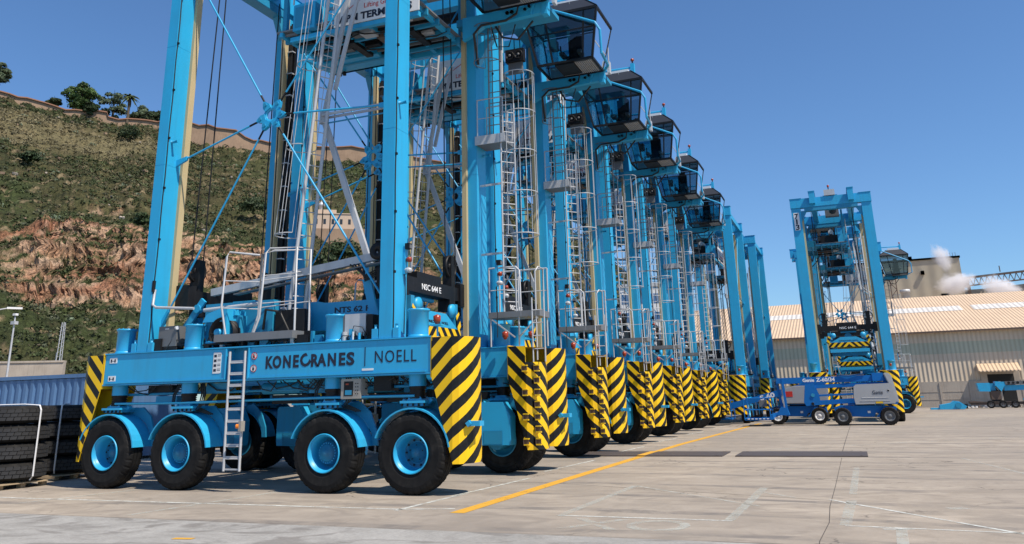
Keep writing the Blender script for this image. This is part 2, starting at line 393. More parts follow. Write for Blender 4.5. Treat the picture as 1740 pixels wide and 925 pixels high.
for k, Y in enumerate((14.2, 19.2, 25.2, 31, 37.6, 45)):
    for dy in (0,):
        strip('white_bay_line', [(-7.02, Y+.2), (-6.8, Y+3.6)], .09, 'wpaint')
strip('white_bay_line', [(-17.5, 12.62), (-7.08, 12.57), (-6.2, 12.8)], .10, 'wpaint')
strip('white_bay_line', [(-7.08, 12.4), (-6.95, 14.9)], .09, 'wpaint')
strip('white_bay_line', [(-15.0, 11.9), (-14.3, 15.4)], .16, 'gpaint')
strip('white_bay_line', [(-11.3, 11.0), (-10.95, 14.6)], .14, 'gpaint')
strip('faded_box_line', [(-4.27, 12.4), (-4.14, 16.6)], .14, 'gpaint')
strip('faded_box_line', [(-4.3, 12.42), (-1.75, 12.38)], .08, 'wpaint')
strip('faded_box_line', [(-1.8, 12.4), (-1.72, 16.6)], .15, 'gpaint')
strip('faded_box_line', [(-4.14, 16.6), (-1.55, 14.0)], .07, 'gpaint')
strip('faded_box_line', [(-1.7, 15.9), (-1.1, 15.2)], .07, 'gpaint')
strip('faded_box_line', [(-.3, 12.3), (-.22, 15.0)], .15, 'gpaint')
strip('faded_box_line', [(-.2, 15.8), (-.12, 21)], .13, 'gpaint')
strip('faded_box_line', [(-.55, 15.0), (1.7, 12.0)], .07, 'wpaint')
strip('faded_box_line', [(-.3, 12.25), (3.2, 11.95)], .07, 'wpaint')
strip('faded_box_line', [(.32, 10.9), (.36, 12.1)], .13, 'gpaint')
strip('faded_box_line', [(.15, 12.05), (.5, 12.15)], .09, 'wpaint')
strip('faded_box_line', [(2.3, 24), (3.4, 17.5)], .08, 'gpaint')
strip('faded_box_line', [(1.1, 14.2), (1.35, 14.35)], .22, 'gpaint')
for k in range(7):
    strip('faded_box_line', [(-3+k*1.4, 26.5+1.3*k), (-1.6+k*1.5, 28.4+1.2*k)], .10, 'gpaint')
for (x, s_) in ((-3.85, 1), (-2.75, -1)):
    pass
def ground_letters():
    o = text('XO', 1.35, 'gpaint', 'painted_bay_letters', pos=(-3.95, 11.25, .0045), rot=(0, 0, 0), bold=.015, depth=0, width=1.75)
    tag(o, kind='structure'); o.rotation_euler = (0, 0, .04)
ground_letters()
strip('expansion_joint', [(-.46, 24), (-.50, 17), (-.53, 14.2), (-.50, 12.5), (-.57, 11), (-.55, 9)], .010, 'crack', .003)
strip('expansion_joint', [(-40, 16.95), (-6, 16.9), (-.5, 14.9)], .016, 'crack', .003)
strip('expansion_joint', [(-.47, 26), (-.3, 48), (0, 90)], .018, 'crack', .003)
for (x0, x1, s_) in ((-7.9, -3.55, 0), (-3.2, .18, 0)):
    b = MB(); b.box(x0, x1, 24.25, 26.0, .002, .03, 'plate'); 
    for k in range(4): b.tube([(x0+.15+(x1-x0-.3)*(k % 2), 24.4+1.45*(k//2), .03), (x0+.15+(x1-x0-.3)*(k % 2), 24.4+1.45*(k//2), .036)], .04, 'plate', 8)
    o = b.build('steel_road_plate'); tag(o, 'long dark steel trench plate crossing the yellow line' if x0 < -5 else 'dark steel trench plate lying right of the yellow line', 'road plate', 'steel plates over a trench')
b = MB(); b.box(-5.6, -4.4, 49.2, 49.9, zg(49.9)+.002, zg(49)+.02, 'plate')
for k in range(9): b.box(-5.55+k*.13, -5.5+k*.13, 49.25, 49.85, zg(49)+.02, zg(49)+.03, 'rust')
tag(b.build('drain_grate'), 'dark slotted drain grate at the far end of the yellow line', 'drain')

# ------------------------------------------------------------ straddle carrier
WX = [-3.90, -1.88, 1.84, 3.78]
WHEEL_R = .745
def side_beam(P, s):
    b = MB(); yo, yi = 2.45*s, 1.80*s
    def B(x0, x1, ya, yb, z0, z1, mat='blue'): b.box(x0, x1, min(ya, yb), max(ya, yb), z0, z1, mat)
    for (x0, x1) in ((-4.19, -.72), (-.12, 4.19)):
        B(x0, x1, yo-.03*s, yi, 2.22, 2.87)
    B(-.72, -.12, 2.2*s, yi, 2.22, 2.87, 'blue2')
    B(-4.2, 4.2, yo, yi-.02*s, 2.872, 2.902)                # top flange
    B(-4.2, 4.2, yo-.01*s, yi-.02*s, 2.186, 2.218)          # bottom flange
    B(-4.1, -.74, yo, yo-.03*s, 2.222, 2.262); B(-.1, 4.1, yo, yo-.03*s, 2.222, 2.262)
    B(-.74, -.70, yo+.004*s, yo-.3*s, 2.22, 2.87); B(-.14, -.10, yo+.004*s, yo-.3*s, 2.22, 2.87)
    o = b.build('side_beam', P, bevel=.008)
    if s < 0:
        y = -2.4235
        objs = []
        for ch, xa, xb in (('K', 0, .19), ('O', .175, .395), ('N', .44, .63), ('E', .69, .83), ('C', .86, 1.085), ('R', 1.13, 1.32), ('A', 1.275, 1.50), ('N', 1.535, 1.73), ('E', 1.80, 1.95), ('S', 1.975, 2.165)):
            if ch == 'C':
                t_ = text('C', .345, 'ink', pos=(0, 0, 0), bold=.014, width=xb-xa); cx = (xb-xa)/2; cy_ = .123
                R = Matrix.Rotation(rad(34), 3, 'Z')
                for v in t_.data.vertices:
                    q = R@Vector((v.co.x-cx, v.co.y-cy_, 0)); v.co.x = q.x+cx; v.co.y = q.y+cy_
                t_.location = (.315+xa, y+.002, 2.425); objs.append(t_)
            else: objs.append(text(ch, .335, 'ink', pos=(.315+xa, y+.002, 2.425), bold=.014, width=xb-xa))
        objs.append(text('NOELL', .335, 'ink', pos=(2.95, y+.002, 2.435), bold=.0, spacing=1.15, width=.93))
        bb = MB(); bb.box(2.715, 2.73, y-.003, y+.006, 2.38, 2.75, 'ink'); l = bb.build('line'); objs.append(l)
        join_into('lettering', objs, o)
        bb = MB()
        bb.box(-1.07, -.88, y-.004, y+.005, 2.36, 2.80, 'white'); bb.box(-.965, -.86, y-.003, y+.005, 2.37, 2.79, 'white')
        for k in range(4): bb.box(-1.05, -.98, y-.006, y, 2.40+k*.1, 2.455+k*.1, 'ink'); bb.box(-.955, -.87, y-.006, y, 2.42+k*.1, 2.43+k*.1, 'ink'); bb.box(-.955, -.87, y-.006, y, 2.45+k*.1, 2.458+k*.1, 'ink')
        bb.build('load_chart', o)
        for (x, z) in ((-4.05, 2.68), (-4.05, 2.28)):
            bb = MB(); bb.box(x, x+.22, y-.004, y+.005, z, z+.12, 'white'); bb.box(x+.03, x+.07, y-.006, y, z+.02, z+.09, 'ink'); bb.box(x+.14, x+.18, y-.006, y, z+.02, z+.09, 'ink'); bb.box(x+.03, x+.18, y-.006, y, z+.045, z+.055, 'ink'); bb.build('decal', o)
        bb = MB(); bb.box(2.66, 2.92, y-.004, y+.005, 2.295, 2.335, 'white'); bb.build('decal', o)
        for z in (2.685, 2.43):
            bb = MB(); bb.lathe([(0, 0), (.078, 0), (.078, -.004)], (.01, y-.001, z), (0, 1, 0), 'inkred', 20, False)
            bb.lathe([(0, 0), (.062, 0), (.062, -.004)], (.01, y-.004, z), (0, 1, 0), 'white', 20, False)
            bb.box(-.015, .03, y-.011, y-.006, z-.04, z+.012, 'ink'); bb.box(-.01, .015, y-.011, y-.006, z+.018, z+.038, 'ink')
            if z > 2.5: bb.bar((-.04, y-.012, 2.735), (.06, y-.012, 2.635), .003, .014, 'inkred', up=(0, 1, 0))
            bb.build('warning_decal', o)
    return o
def tyre_mesh():
    b = MB(); R = WHEEL_R; w2 = .215; n = 120
    prof = [(.365, w2-.03), (.378, w2-.005), (.44, w2+.010), (.515, w2+.012), (.53, w2+.004), (.60, w2+.012), (.618, w2+.022), (.632, w2+.008), (.675, w2-.004), (.70, w2-.02), (.728, w2-.045), (R-.004, w2-.08), (R, .10), (R-.018, .10), (R-.018, .085), (R, .085), (R+.001, .01), (R-.018, .01), (R-.018, -.01), (R+.001, -.01), (R, -.085), (R-.018, -.085), (R-.018, -.10), (R, -.10), (R-.004, -w2+.08), (.728, -w2+.045), (.70, -w2+.02), (.675, -w2+.004), (.60, -w2-.01), (.45, -w2), (.365, -w2+.03)]
    vs = []
    for j, (r, tt) in enumerate(prof):
        for k in range(n):
            th = 2*math.pi*k/n; rr = r
            if (j in (8, 9, 10, 11) or j in (24, 25, 26, 27)) and k % 4 == 0: rr = r-.016
            vs.append((math.cos(th)*rr, tt, math.sin(th)*rr))
    fs = []
    for j in range(len(prof)-1):
        for k in range(n): k2 = (k+1) % n; fs.append((j*n+k, j*n+k2, (j+1)*n+k2, (j+1)*n+k))
    b.add(vs, fs, 'rubber', False)
    return b
def rim_mesh(driven):
    b = MB()
    prof = [(.372, -.20), (.368, -.222), (.352, -.226), (.345, -.20), (.335, -.175), (.318, -.165), (.308, -.02), (.285, .05), (.275, .08)]
    if driven: disc = [(.275, .08), (.255, .08), (.225, .07), (.215, -.05), (.165, -.07), (.15, -.125), (.07, -.13), (.06, -.16), (0, -.162)]
    else: disc = [(.275, .08), (.22, .085), (.19, .08), (.18, .03), (.10, .025), (.09, -.02), (0, -.025)]
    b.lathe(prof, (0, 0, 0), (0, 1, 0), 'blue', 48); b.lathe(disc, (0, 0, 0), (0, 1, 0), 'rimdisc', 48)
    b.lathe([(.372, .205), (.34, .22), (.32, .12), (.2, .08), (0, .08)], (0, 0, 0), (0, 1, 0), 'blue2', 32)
    nb = 22 if driven else 10
    for k in range(nb):
        th = 2*math.pi*k/nb; r = .188 if driven else .235
        c = (math.cos(th)*r, -.062 if driven else .083, math.sin(th)*r)
        b.tube([c, (c[0], c[1]-.022, c[2])], .013 if driven else .02, 'blue' if driven else 'black', 6, smooth=False)
    if not driven:
        for k in range(5):
            th = 2*math.pi*k/5+.3; b.tube([(math.cos(th)*.14, .02, math.sin(th)*.14), (math.cos(th)*.14, .012, math.sin(th)*.14)], .012, 'black', 6)
    b.tube([(.24, -.19, .20), (.31, -.215, .17)], .008, 'black', 5)
    return b
def fender(P, x, s, m_=1):
    b = MB(); R = .80; n = 16; a0, a1 = rad(8), rad(160)
    yo, yi = 2.46*s, 1.93*s
    for i in range(n):
        t0 = a0+(a1-a0)*i/n; t1 = a0+(a1-a0)*(i+1)/n; pts = []
        for (r, y) in ((R, yo), (R+.03, yo), (R+.03, yi), (R, yi)):
            for tt in (t0, t1): pts.append((x+math.cos(tt)*r*m_, y, .745+math.sin(tt)*r))
        b.add(pts, [(0, 1, 3, 2), (2, 3, 5, 4), (4, 5, 7, 6), (6, 7, 1, 0)]+([(0, 2, 4, 6)] if i == 0 else [])+([(1, 3, 5, 7)] if i == n-1 else []), 'blue')
    # inner cheek plate between arc and fork
    cheek = [(x+math.cos(a0+(a1-a0)*i/n)*R*m_, .745+math.sin(a0+(a1-a0)*i/n)*R) for i in range(0, 9)]
    cheek += [(x+.05*m_, 1.66), (x+.42*m_, 1.68), (x+.62*m_, 1.5), (x+.84*m_, 1.0)][:1]
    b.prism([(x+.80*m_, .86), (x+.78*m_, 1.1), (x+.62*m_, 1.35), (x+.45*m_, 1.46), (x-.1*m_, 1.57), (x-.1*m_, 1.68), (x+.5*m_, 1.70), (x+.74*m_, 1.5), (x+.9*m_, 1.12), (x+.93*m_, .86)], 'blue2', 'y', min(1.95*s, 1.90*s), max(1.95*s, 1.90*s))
    return b.build('fender', P)
def fork(P, x, s):
    b = MB(); yc = 2.18*s
    b.tube([(x, yc, 1.97), (x, yc, 2.19)], .17, 'blue', 20)
    b.lathe([(.16, 1.74), (.17, 1.76), (.14, 1.78), (.17, 1.80), (.14, 1.82), (.17, 1.84), (.14, 1.86), (.17, 1.88), (.14, 1.9), (.17, 1.92), (.16, 1.97)], (x, yc, 0), (0, 0, 1), 'black', 16)
    b.box(x-.27, x+.27, min(2.40*s, 1.85*s), max(2.40*s, 1.85*s), 1.655, 1.70, 'blue')
    b.prism([(x-.2, 1.66), (x+.2, 1.66), (x+.12, 1.77), (x-.12, 1.77)], 'blue', 'y', min(2.3*s, 2.0*s), max(2.3*s, 2.0*s))
    for dx in (-.24, -.12, 0, .12, .24): b.tube([(x+dx, 2.36*s, 1.60), (x+dx, 2.36*s, 1.655)], .018, 'black', 6)
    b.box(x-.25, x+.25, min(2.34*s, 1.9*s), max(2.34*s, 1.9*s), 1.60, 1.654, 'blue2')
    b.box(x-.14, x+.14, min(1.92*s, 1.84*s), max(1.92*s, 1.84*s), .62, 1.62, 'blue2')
    b.tube([(x, 1.70*s, .745), (x, 1.99*s, .745)], .2, 'blue2', 20)
    for dx in (-.32, .32): b.bar((x+dx, 2.15*s, 1.72), (x+dx*.6, 2.15*s, 1.62), .1, .06, 'blue')
    return b.build('wheel_fork', P)
def motor(P, x, s):
    b = MB(); y0, y1 = sorted((1.50*s, 1.83*s))
    pts = [(x-.42, .66), (x+.42, .66), (x+.44, .78), (x+.44, 1.30), (x+.26, 1.62), (x-.40, 1.62), (x-.44, 1.55), (x-.44, .78)]
    b.prism(pts, 'blue', 'y', y0, y1)
    yy = y0-.008 if s > 0 else y1+.008
    b.box(x-.24, x+.24, min(yy, (y0 if s > 0 else y1)), max(yy, (y0 if s > 0 else y1)), .68, .98, 'blue2')
    return b.build('motor_housing', P, bevel=.015)
def hub_cyl(P, x, s):
    b = MB(); c = (x, 2.16*s, 0)
    b.lathe([(.20, 2.903), (.20, 3.40), (.215, 3.41), (.225, 3.43), (.225, 3.455), (0, 3.456)], c, (0, 0, 1), 'blue', 28)
    b.lathe([(.215, 2.903), (.215, 2.93), (.20, 2.95)], c, (0, 0, 1), 'blue', 28)
    for k in range(10):
        a = k*math.pi/5; b.tube([(x+math.cos(a)*.19, 2.16*s+math.sin(a)*.19, 3.456), (x+math.cos(a)*.19, 2.16*s+math.sin(a)*.19, 3.472)], .012, 'blue', 6)
    return b.build('suspension_cylinder', P)
def guard(P, sx, s, steps=False):
    """bumper column wrapped round a beam end"""
    b = MB(); path = [(4.22, 2.45), (4.66, 2.45)]+[(4.66+.30*math.sin(math.pi*k/8), 1.94+.50*math.cos(math.pi*k/8)) for k in range(1, 8)]+[(4.66, 1.43), (4.22, 1.43)]; NP = len(path)-1
    th = .025; us = [0]
    for i in range(NP): us.append(us[-1]+math.hypot(path[i+1][0]-path[i][0], path[i+1][1]-path[i][1])*(.78 if 0 < i < NP-1 else 1))
    ztop, zbot = 2.87, .56; uvs = []
    faces = []
    for i in range(NP):
        (xa, ya), (xb, yb) = path[i], path[i+1]; zt = ztop
        if steps and 4 <= i < NP-1: zt = 2.50
        if i == 0: poly = [(us[0], 2.12, xa, ya), (us[1]-.0, zbot, xb, yb), (us[1], zt, xb, yb), (us[0], zt, xa, ya)]
        elif i == NP-1: poly = [(us[i], zbot, xa, ya), (us[i+1], 2.12, xb, yb), (us[i+1], zt, xb, yb), (us[i], zt, xa, ya)]
        else: poly = [(us[i], zbot, xa, ya), (us[i+1], zbot, xb, yb), (us[i+1], zt, xb, yb), (us[i], zt, xa, ya)]
        nx, ny = (yb-ya), -(xb-xa); L = math.hypot(nx, ny); nx /= L; ny /= L   # inward normal guess
        ins = (-th if True else th)
        # outward normal = away from centre (4.85,1.95)
        mx, my = (xa+xb)/2-4.5, (ya+yb)/2-1.94
        if nx*mx+ny*my < 0: nx, ny = -nx, -ny
        o = len(b.v)
        outer = [(sx*x, s*y, z) for (_, z, x, y) in poly]; inner = [(sx*(x-nx*th), s*(y-ny*th), z) for (_, z, x, y) in poly]
        b.add(outer, [(0, 1, 2, 3)], 'stripe'); faces.append((len(b.f)-1, [(u, z) for (u, z, _, _) in poly]))
        b.add(inner, [(3, 2, 1, 0)], 'yellow')
        for k in range(4):
            k2 = (k+1) % 4; b.add([outer[k], outer[k2], inner[k2], inner[k]], [(0, 1, 2, 3)], 'yellow')
    # top cap + rear mounting web
    b.add([(sx*x, s*y, ztop-.03) for x, y in path], [tuple(range(len(path)))], 'yellow')
    b.box(min(sx*4.24, sx*4.21), max(sx*4.24, sx*4.21), min(s*2.45, s*1.45), max(s*2.45, s*1.45), 2.80, 2.90, 'yellow')
    b.box(*sorted((sx*4.193, sx*4.208)), *sorted((s*2.44, s*1.46)), 2.12, 2.88, 'yellow')
    web = [(sx*4.3, 2.1), (sx*4.8, 2.1), (sx*4.86, .7), (sx*4.72, .7)]
    b.prism(web, 'yellow', 'y', min(1.93*s, 1.96*s), max(1.93*s, 1.96*s))
    for k in range(5):
        z = .62+k*.36; b.box(*sorted((sx*4.90, sx*4.91)), *sorted((1.75*s, 2.1*s)), z, z+.02, 'yellow')
    me_o = b.build('bumper_guard', P, fixn=False)
    me = me_o.data; uvl = me.uv_layers.new(name='UVMap')
    for fi, uv in faces:
        p = me.polygons[fi]
        for k, li in enumerate(p.loop_indices): uvl.data[li].uv = uv[k]
    if sx > 0 and s < 0 or sx > 0 and s > 0 and not steps:
        pass
    if sx > 0 and s < 0:
        bb = MB(); bb.box(4.92, 5.16, -2.32, -2.12, 1.22, 1.31, 'blue'); bb.tube([(4.94, -2.36, 1.265), (4.94, -2.26, 1.265)], .06, 'blue', 4); bb.build('tow_bracket', me_o)
    if steps:
        bb = MB()
        for k in range(7):
            z = .66+k*.27
            for (xx, yy) in (((4.62, 1.42),) if k % 2 == 0 else ())+((4.88, 1.52),):
                bb = MB(); bb.box(xx-.03, xx+.09, yy-.06, yy+.04, z, z+.03, 'yellow'); bb.box(xx-.03, xx+.09, yy-.06, yy+.04, z+.13, z+.155, 'yellow'); bb.box(xx-.035, xx-.025, yy-.06, yy+.04, z, z+.155, 'rust'); bb.box(xx-.025, xx+.085, yy-.02, yy-.01, z+.03, z+.13, 'rust'); bb.build('step', me_o)
    return me_o
def leg(P, sx, s, num=None):
    b = MB(); xo, xi = 3.31, 3.01; yo, yi = 2.40, 1.82
    X0, X1 = sorted((sx*xo, sx*xi)); Y0, Y1 = sorted((s*yo, s*yi))
    b.box(X0, X1, Y0, Y1, 2.903, 13.2, 'blue')
    # weld flanges on the outer face edges
    b.box(X0-.004, X1+.004, Y0-.004, Y1+.004, 2.904, 2.95, 'blue')
    for z in (7.3, 10.4): b.box(X0-.003, X1+.003, Y0-.003, Y1+.003, z, z+.012, 'blue2')
    # foot brackets
    for x in (X0-.16, X1+.02):
        b.box(x, x+.14, s*2.36-.05, s*2.36+.05, 2.904, 3.10, 'blue'); b.tube([(x+.07, s*2.36, 3.1), (x+.07, s*2.36, 3.18)], .03, 'blue', 8)
    # round peg
    b.tube([(X1-.0, s*2.25, 7.9), (X1+.2, s*2.25, 7.9)], .035, 'blue', 8)
    # top gusset towards the portal centre
    b.prism([(s*1.83, 13.0), (s*1.83, 12.3), (s*1.45, 13.0)], 'blue2', 'x', X0+.05, X1-.05)
    o = b.build('leg', P, bevel=.012)
    bb = MB(); xm = sx*3.02; a0, a1 = sorted((sx*3.05, sx*2.93))
    bb.box(a0, a1, *sorted((s*1.90, s*1.72)), 3.0, 13.0, 'tan')
    bb.build('guide_strip', o)
    bb = MB()
    if sx < 0 and s > 0:
        for k in range(5): bb.tube([(-2.90+.03*k, 1.9, 3.2), (-2.90+.03*k, 1.9, 12.8)], .014, 'hose' if k % 2 else 'black', 5)
        bb.box(-2.93, -2.75, 1.98, 2.1, 3.1, 12.9, 'black')
        for k in range(14): bb.box(-2.93, -2.74, 1.86, 2.0, 3.5+k*.7, 3.53+k*.7, 'galv')
        bb.build('cable_tray', o)
    elif s < 0:
        x = sx*3.31 if sx > 0 else -2.998
        xx = X1+.012
        pts = [(xx, Y0+.03+.008*math.sin(k*1.7), 3.0+k*.5) for k in range(20)]
        bb.tube(pts, .014, 'hose', 5)
        for k in range(7): bb.box(xx-.01, xx+.03, Y0+.01, Y0+.06, 4.2+k*1.25, 4.25+k*1.25, 'black')
        bb.build('cable', o)
    return o
def lamp_cluster(P, x, y, z):
    b = MB()
    b.box(x, x+.05, y-.05, y+.05, z-.28, z+.3, 'blue'); b.tube([(x+.03, y, z-.2), (x+.12, y-.02, z-.2)], .05, 'galv', 8)
    b.lathe([(0, -.05), (.04, -.05), (.055, .0), (.055, .05), (0, .06)], (x+.11, y, z+.02), (1, 0, 0), 'redlens', 12)
    b.lathe([(0, -.05), (.06, -.05), (.05, .05), (0, .05)], (x+.12, y, z-.2), (1, -.4, -.3), 'galv', 10)
    b.obox((x+.1, y, z+.3), (.1, .13, .12), 'black'); b.obox((x+.155, y, z+.29), (.02, .10, .08), 'grey')
    b.tube([(x+.02, y, z-.25), (x+.03, y+.02, z-.7), (x+.02, y, z-1.5)], .01, 'hose', 5)
    return b.build('lamp_cluster', P)
def ladder_geo(b, a0, a1, b0, b1, pitch=.28, r=.022, mat='galv'):
    """a0->a1 first rail, b0->b1 second rail"""
    a0, a1, b0, b1 = map(Vector, (a0, a1, b0, b1)); b.tube([a0, a1], r, mat, 6); b.tube([b0, b1], r, mat, 6)
    L = (a1-a0).length; n = int(L/pitch)
    for k in range(1, n): t_ = k/n; b.tube([a0+(a1-a0)*t_, b0+(b1-b0)*t_], .014, mat, 5)
def cage_geo(b, c0, c1, dirv, r, z0f=0., n_h=6, mat='galv', nv=6, side=None):
    """hoops in horizontal planes between centres c0,c1; opening opposite dirv"""
    c0, c1 = Vector(c0), Vector(c1); th0 = math.atan2(dirv[1], dirv[0])
    def pt(c, k, m_): th = th0+rad(-125)+rad(250)*k/m_; return c+Vector((math.cos(th)*r, math.sin(th)*r, 0))
    for h in range(n_h):
        c = c0+(c1-c0)*h/(n_h-1); pts = [pt(c, k, 12) for k in range(13)]; b.tube(pts, .013, mat, 5)
    for v in range(nv): b.tube([pt(c0, v, nv-1), pt(c1, v, nv-1)], .009, mat, 4)
def railing(b, pts, h, mat='galv', mids=2, r=.022):
    pts = [Vector(p) for p in pts]
    b.tube([p+Vector((0, 0, h)) for p in pts], r, mat, 6)
    for k in range(mids): b.tube([p+Vector((0, 0, h*(k+1)/(mids+1))) for p in pts], .013, mat, 5)
    for p in pts: b.tube([p, p+Vector((0, 0, h))], r, mat, 6)

def cab(P):
    root = empty('cab', (0, 0, 0)); root.parent = P
    # corners bottom/top
    bx0, bx1, by0, by1, bz = 3.86, 5.60, .0, 1.15, 11.50
    tx0, tx1, ty0, ty1, tz = 3.50, 5.83, -.08, 1.65, 13.10
    mx0, mx1, my0, my1, mz = 3.50, 5.86, -.10, 1.60, 12.3
    A = [Vector(p) for p in ((bx0, by0, bz), (bx1, by0, bz), (bx1, by1, bz), (bx0, by1, bz))]
    T = [Vector(p) for p in ((tx0, ty0, tz), (tx1, ty0, tz), (tx1, ty1, tz), (tx0, ty1, tz))]
    b = MB()
    for i in range(4):
        j = (i+1) % 4
        q = .065 if i in (0, 1) else .035; b.bar(A[i], T[i], q, q, 'black'); b.bar(A[i], A[j], .06, .07, 'black'); b.bar(T[i], T[j], q, q+.02, 'black')
    c = (A[0]+A[1])/2; b.bar((4.35, .0, 11.5), (4.15, -.06, 13.08), .06, .05, 'black'); b.bar((5.3, .0, 11.5), (5.42, -.06, 13.08), .05, .05, 'black')
    b.bar(A[0].lerp(T[0], .62), A[1].lerp(T[1], .62), .03, .04, 'black'); b.bar(A[1].lerp(T[1], .35), A[2].lerp(T[2], .35), .02, .025, 'galv')
    b.box(4.4, 5.0, .02, .9, 11.42, 11.54, 'black'); b.box(5.0, 5.55, .1, 1.05, 11.47, 11.50, 'grate')
    for k in range(9): b.box(5.02+.06*k, 5.03+.06*k, .1, 1.05, 11.455, 11.47, 'galv')
    b.box(3.9, 5.6, 1.1, 1.2, 11.5, 11.85, 'galv')
    b.build('cab_frame', root)
    g = MB()
    for i in range(4):
        j = (i+1) % 4; g.add([A[i], A[j], T[j], T[i]], [(0, 1, 2, 3)], 'glass')
    g.add([(3.9, .04, 11.49), (4.38, .04, 11.49), (4.38, 1.1, 11.49), (3.9, 1.1, 11.49)], [(0, 1, 2, 3)], 'glass')
    g.build('cab_glass', root)
    r = MB(); RT = [(4.15, .28, 13.62), (5.35, .28, 13.62), (5.35, 1.35, 13.62), (4.15, 1.35, 13.62)]; B0 = [tuple(v+Vector((0, 0, .05))) for v in T]
    r.add(B0+RT, [(0, 1, 5, 4), (1, 2, 6, 5), (2, 3, 7, 6), (3, 0, 4, 7), (4, 5, 6, 7), (3, 2, 1, 0)], 'roofdark')
    for i in range(4): r.bar(B0[i], RT[i], .04, .04, 'black')
    r.tube([(4.9, .2, 13.3), (4.9, .2, 13.6)], .006, 'galv', 4)
    r.build('cab_roof', root)
    q = MB(); q.box(4.55, 5.05, .75, 1.15, 11.6, 12.0, 'black'); q.box(4.58, 5.02, .95, 1.12, 12.0, 12.75, 'black'); q.box(4.65, 4.95, .97, 1.09, 12.75, 12.95, 'black')
    q.box(4.45, 4.6, .35, .75, 11.9, 12.0, 'grey'); q.box(5.02, 5.15, .35, .75, 11.9, 12.0, 'grey'); q.tube([(4.5, .4, 12.0), (4.5, .35, 12.2)], .025, 'black', 6)
    q.box(4.2, 4.4, .2, .5, 12.1, 12.4, 'grey'); q.box(4.62, 4.98, .5, .8, 11.6, 11.75, 'grey')
    q.build('operator_seat', root)
    return root

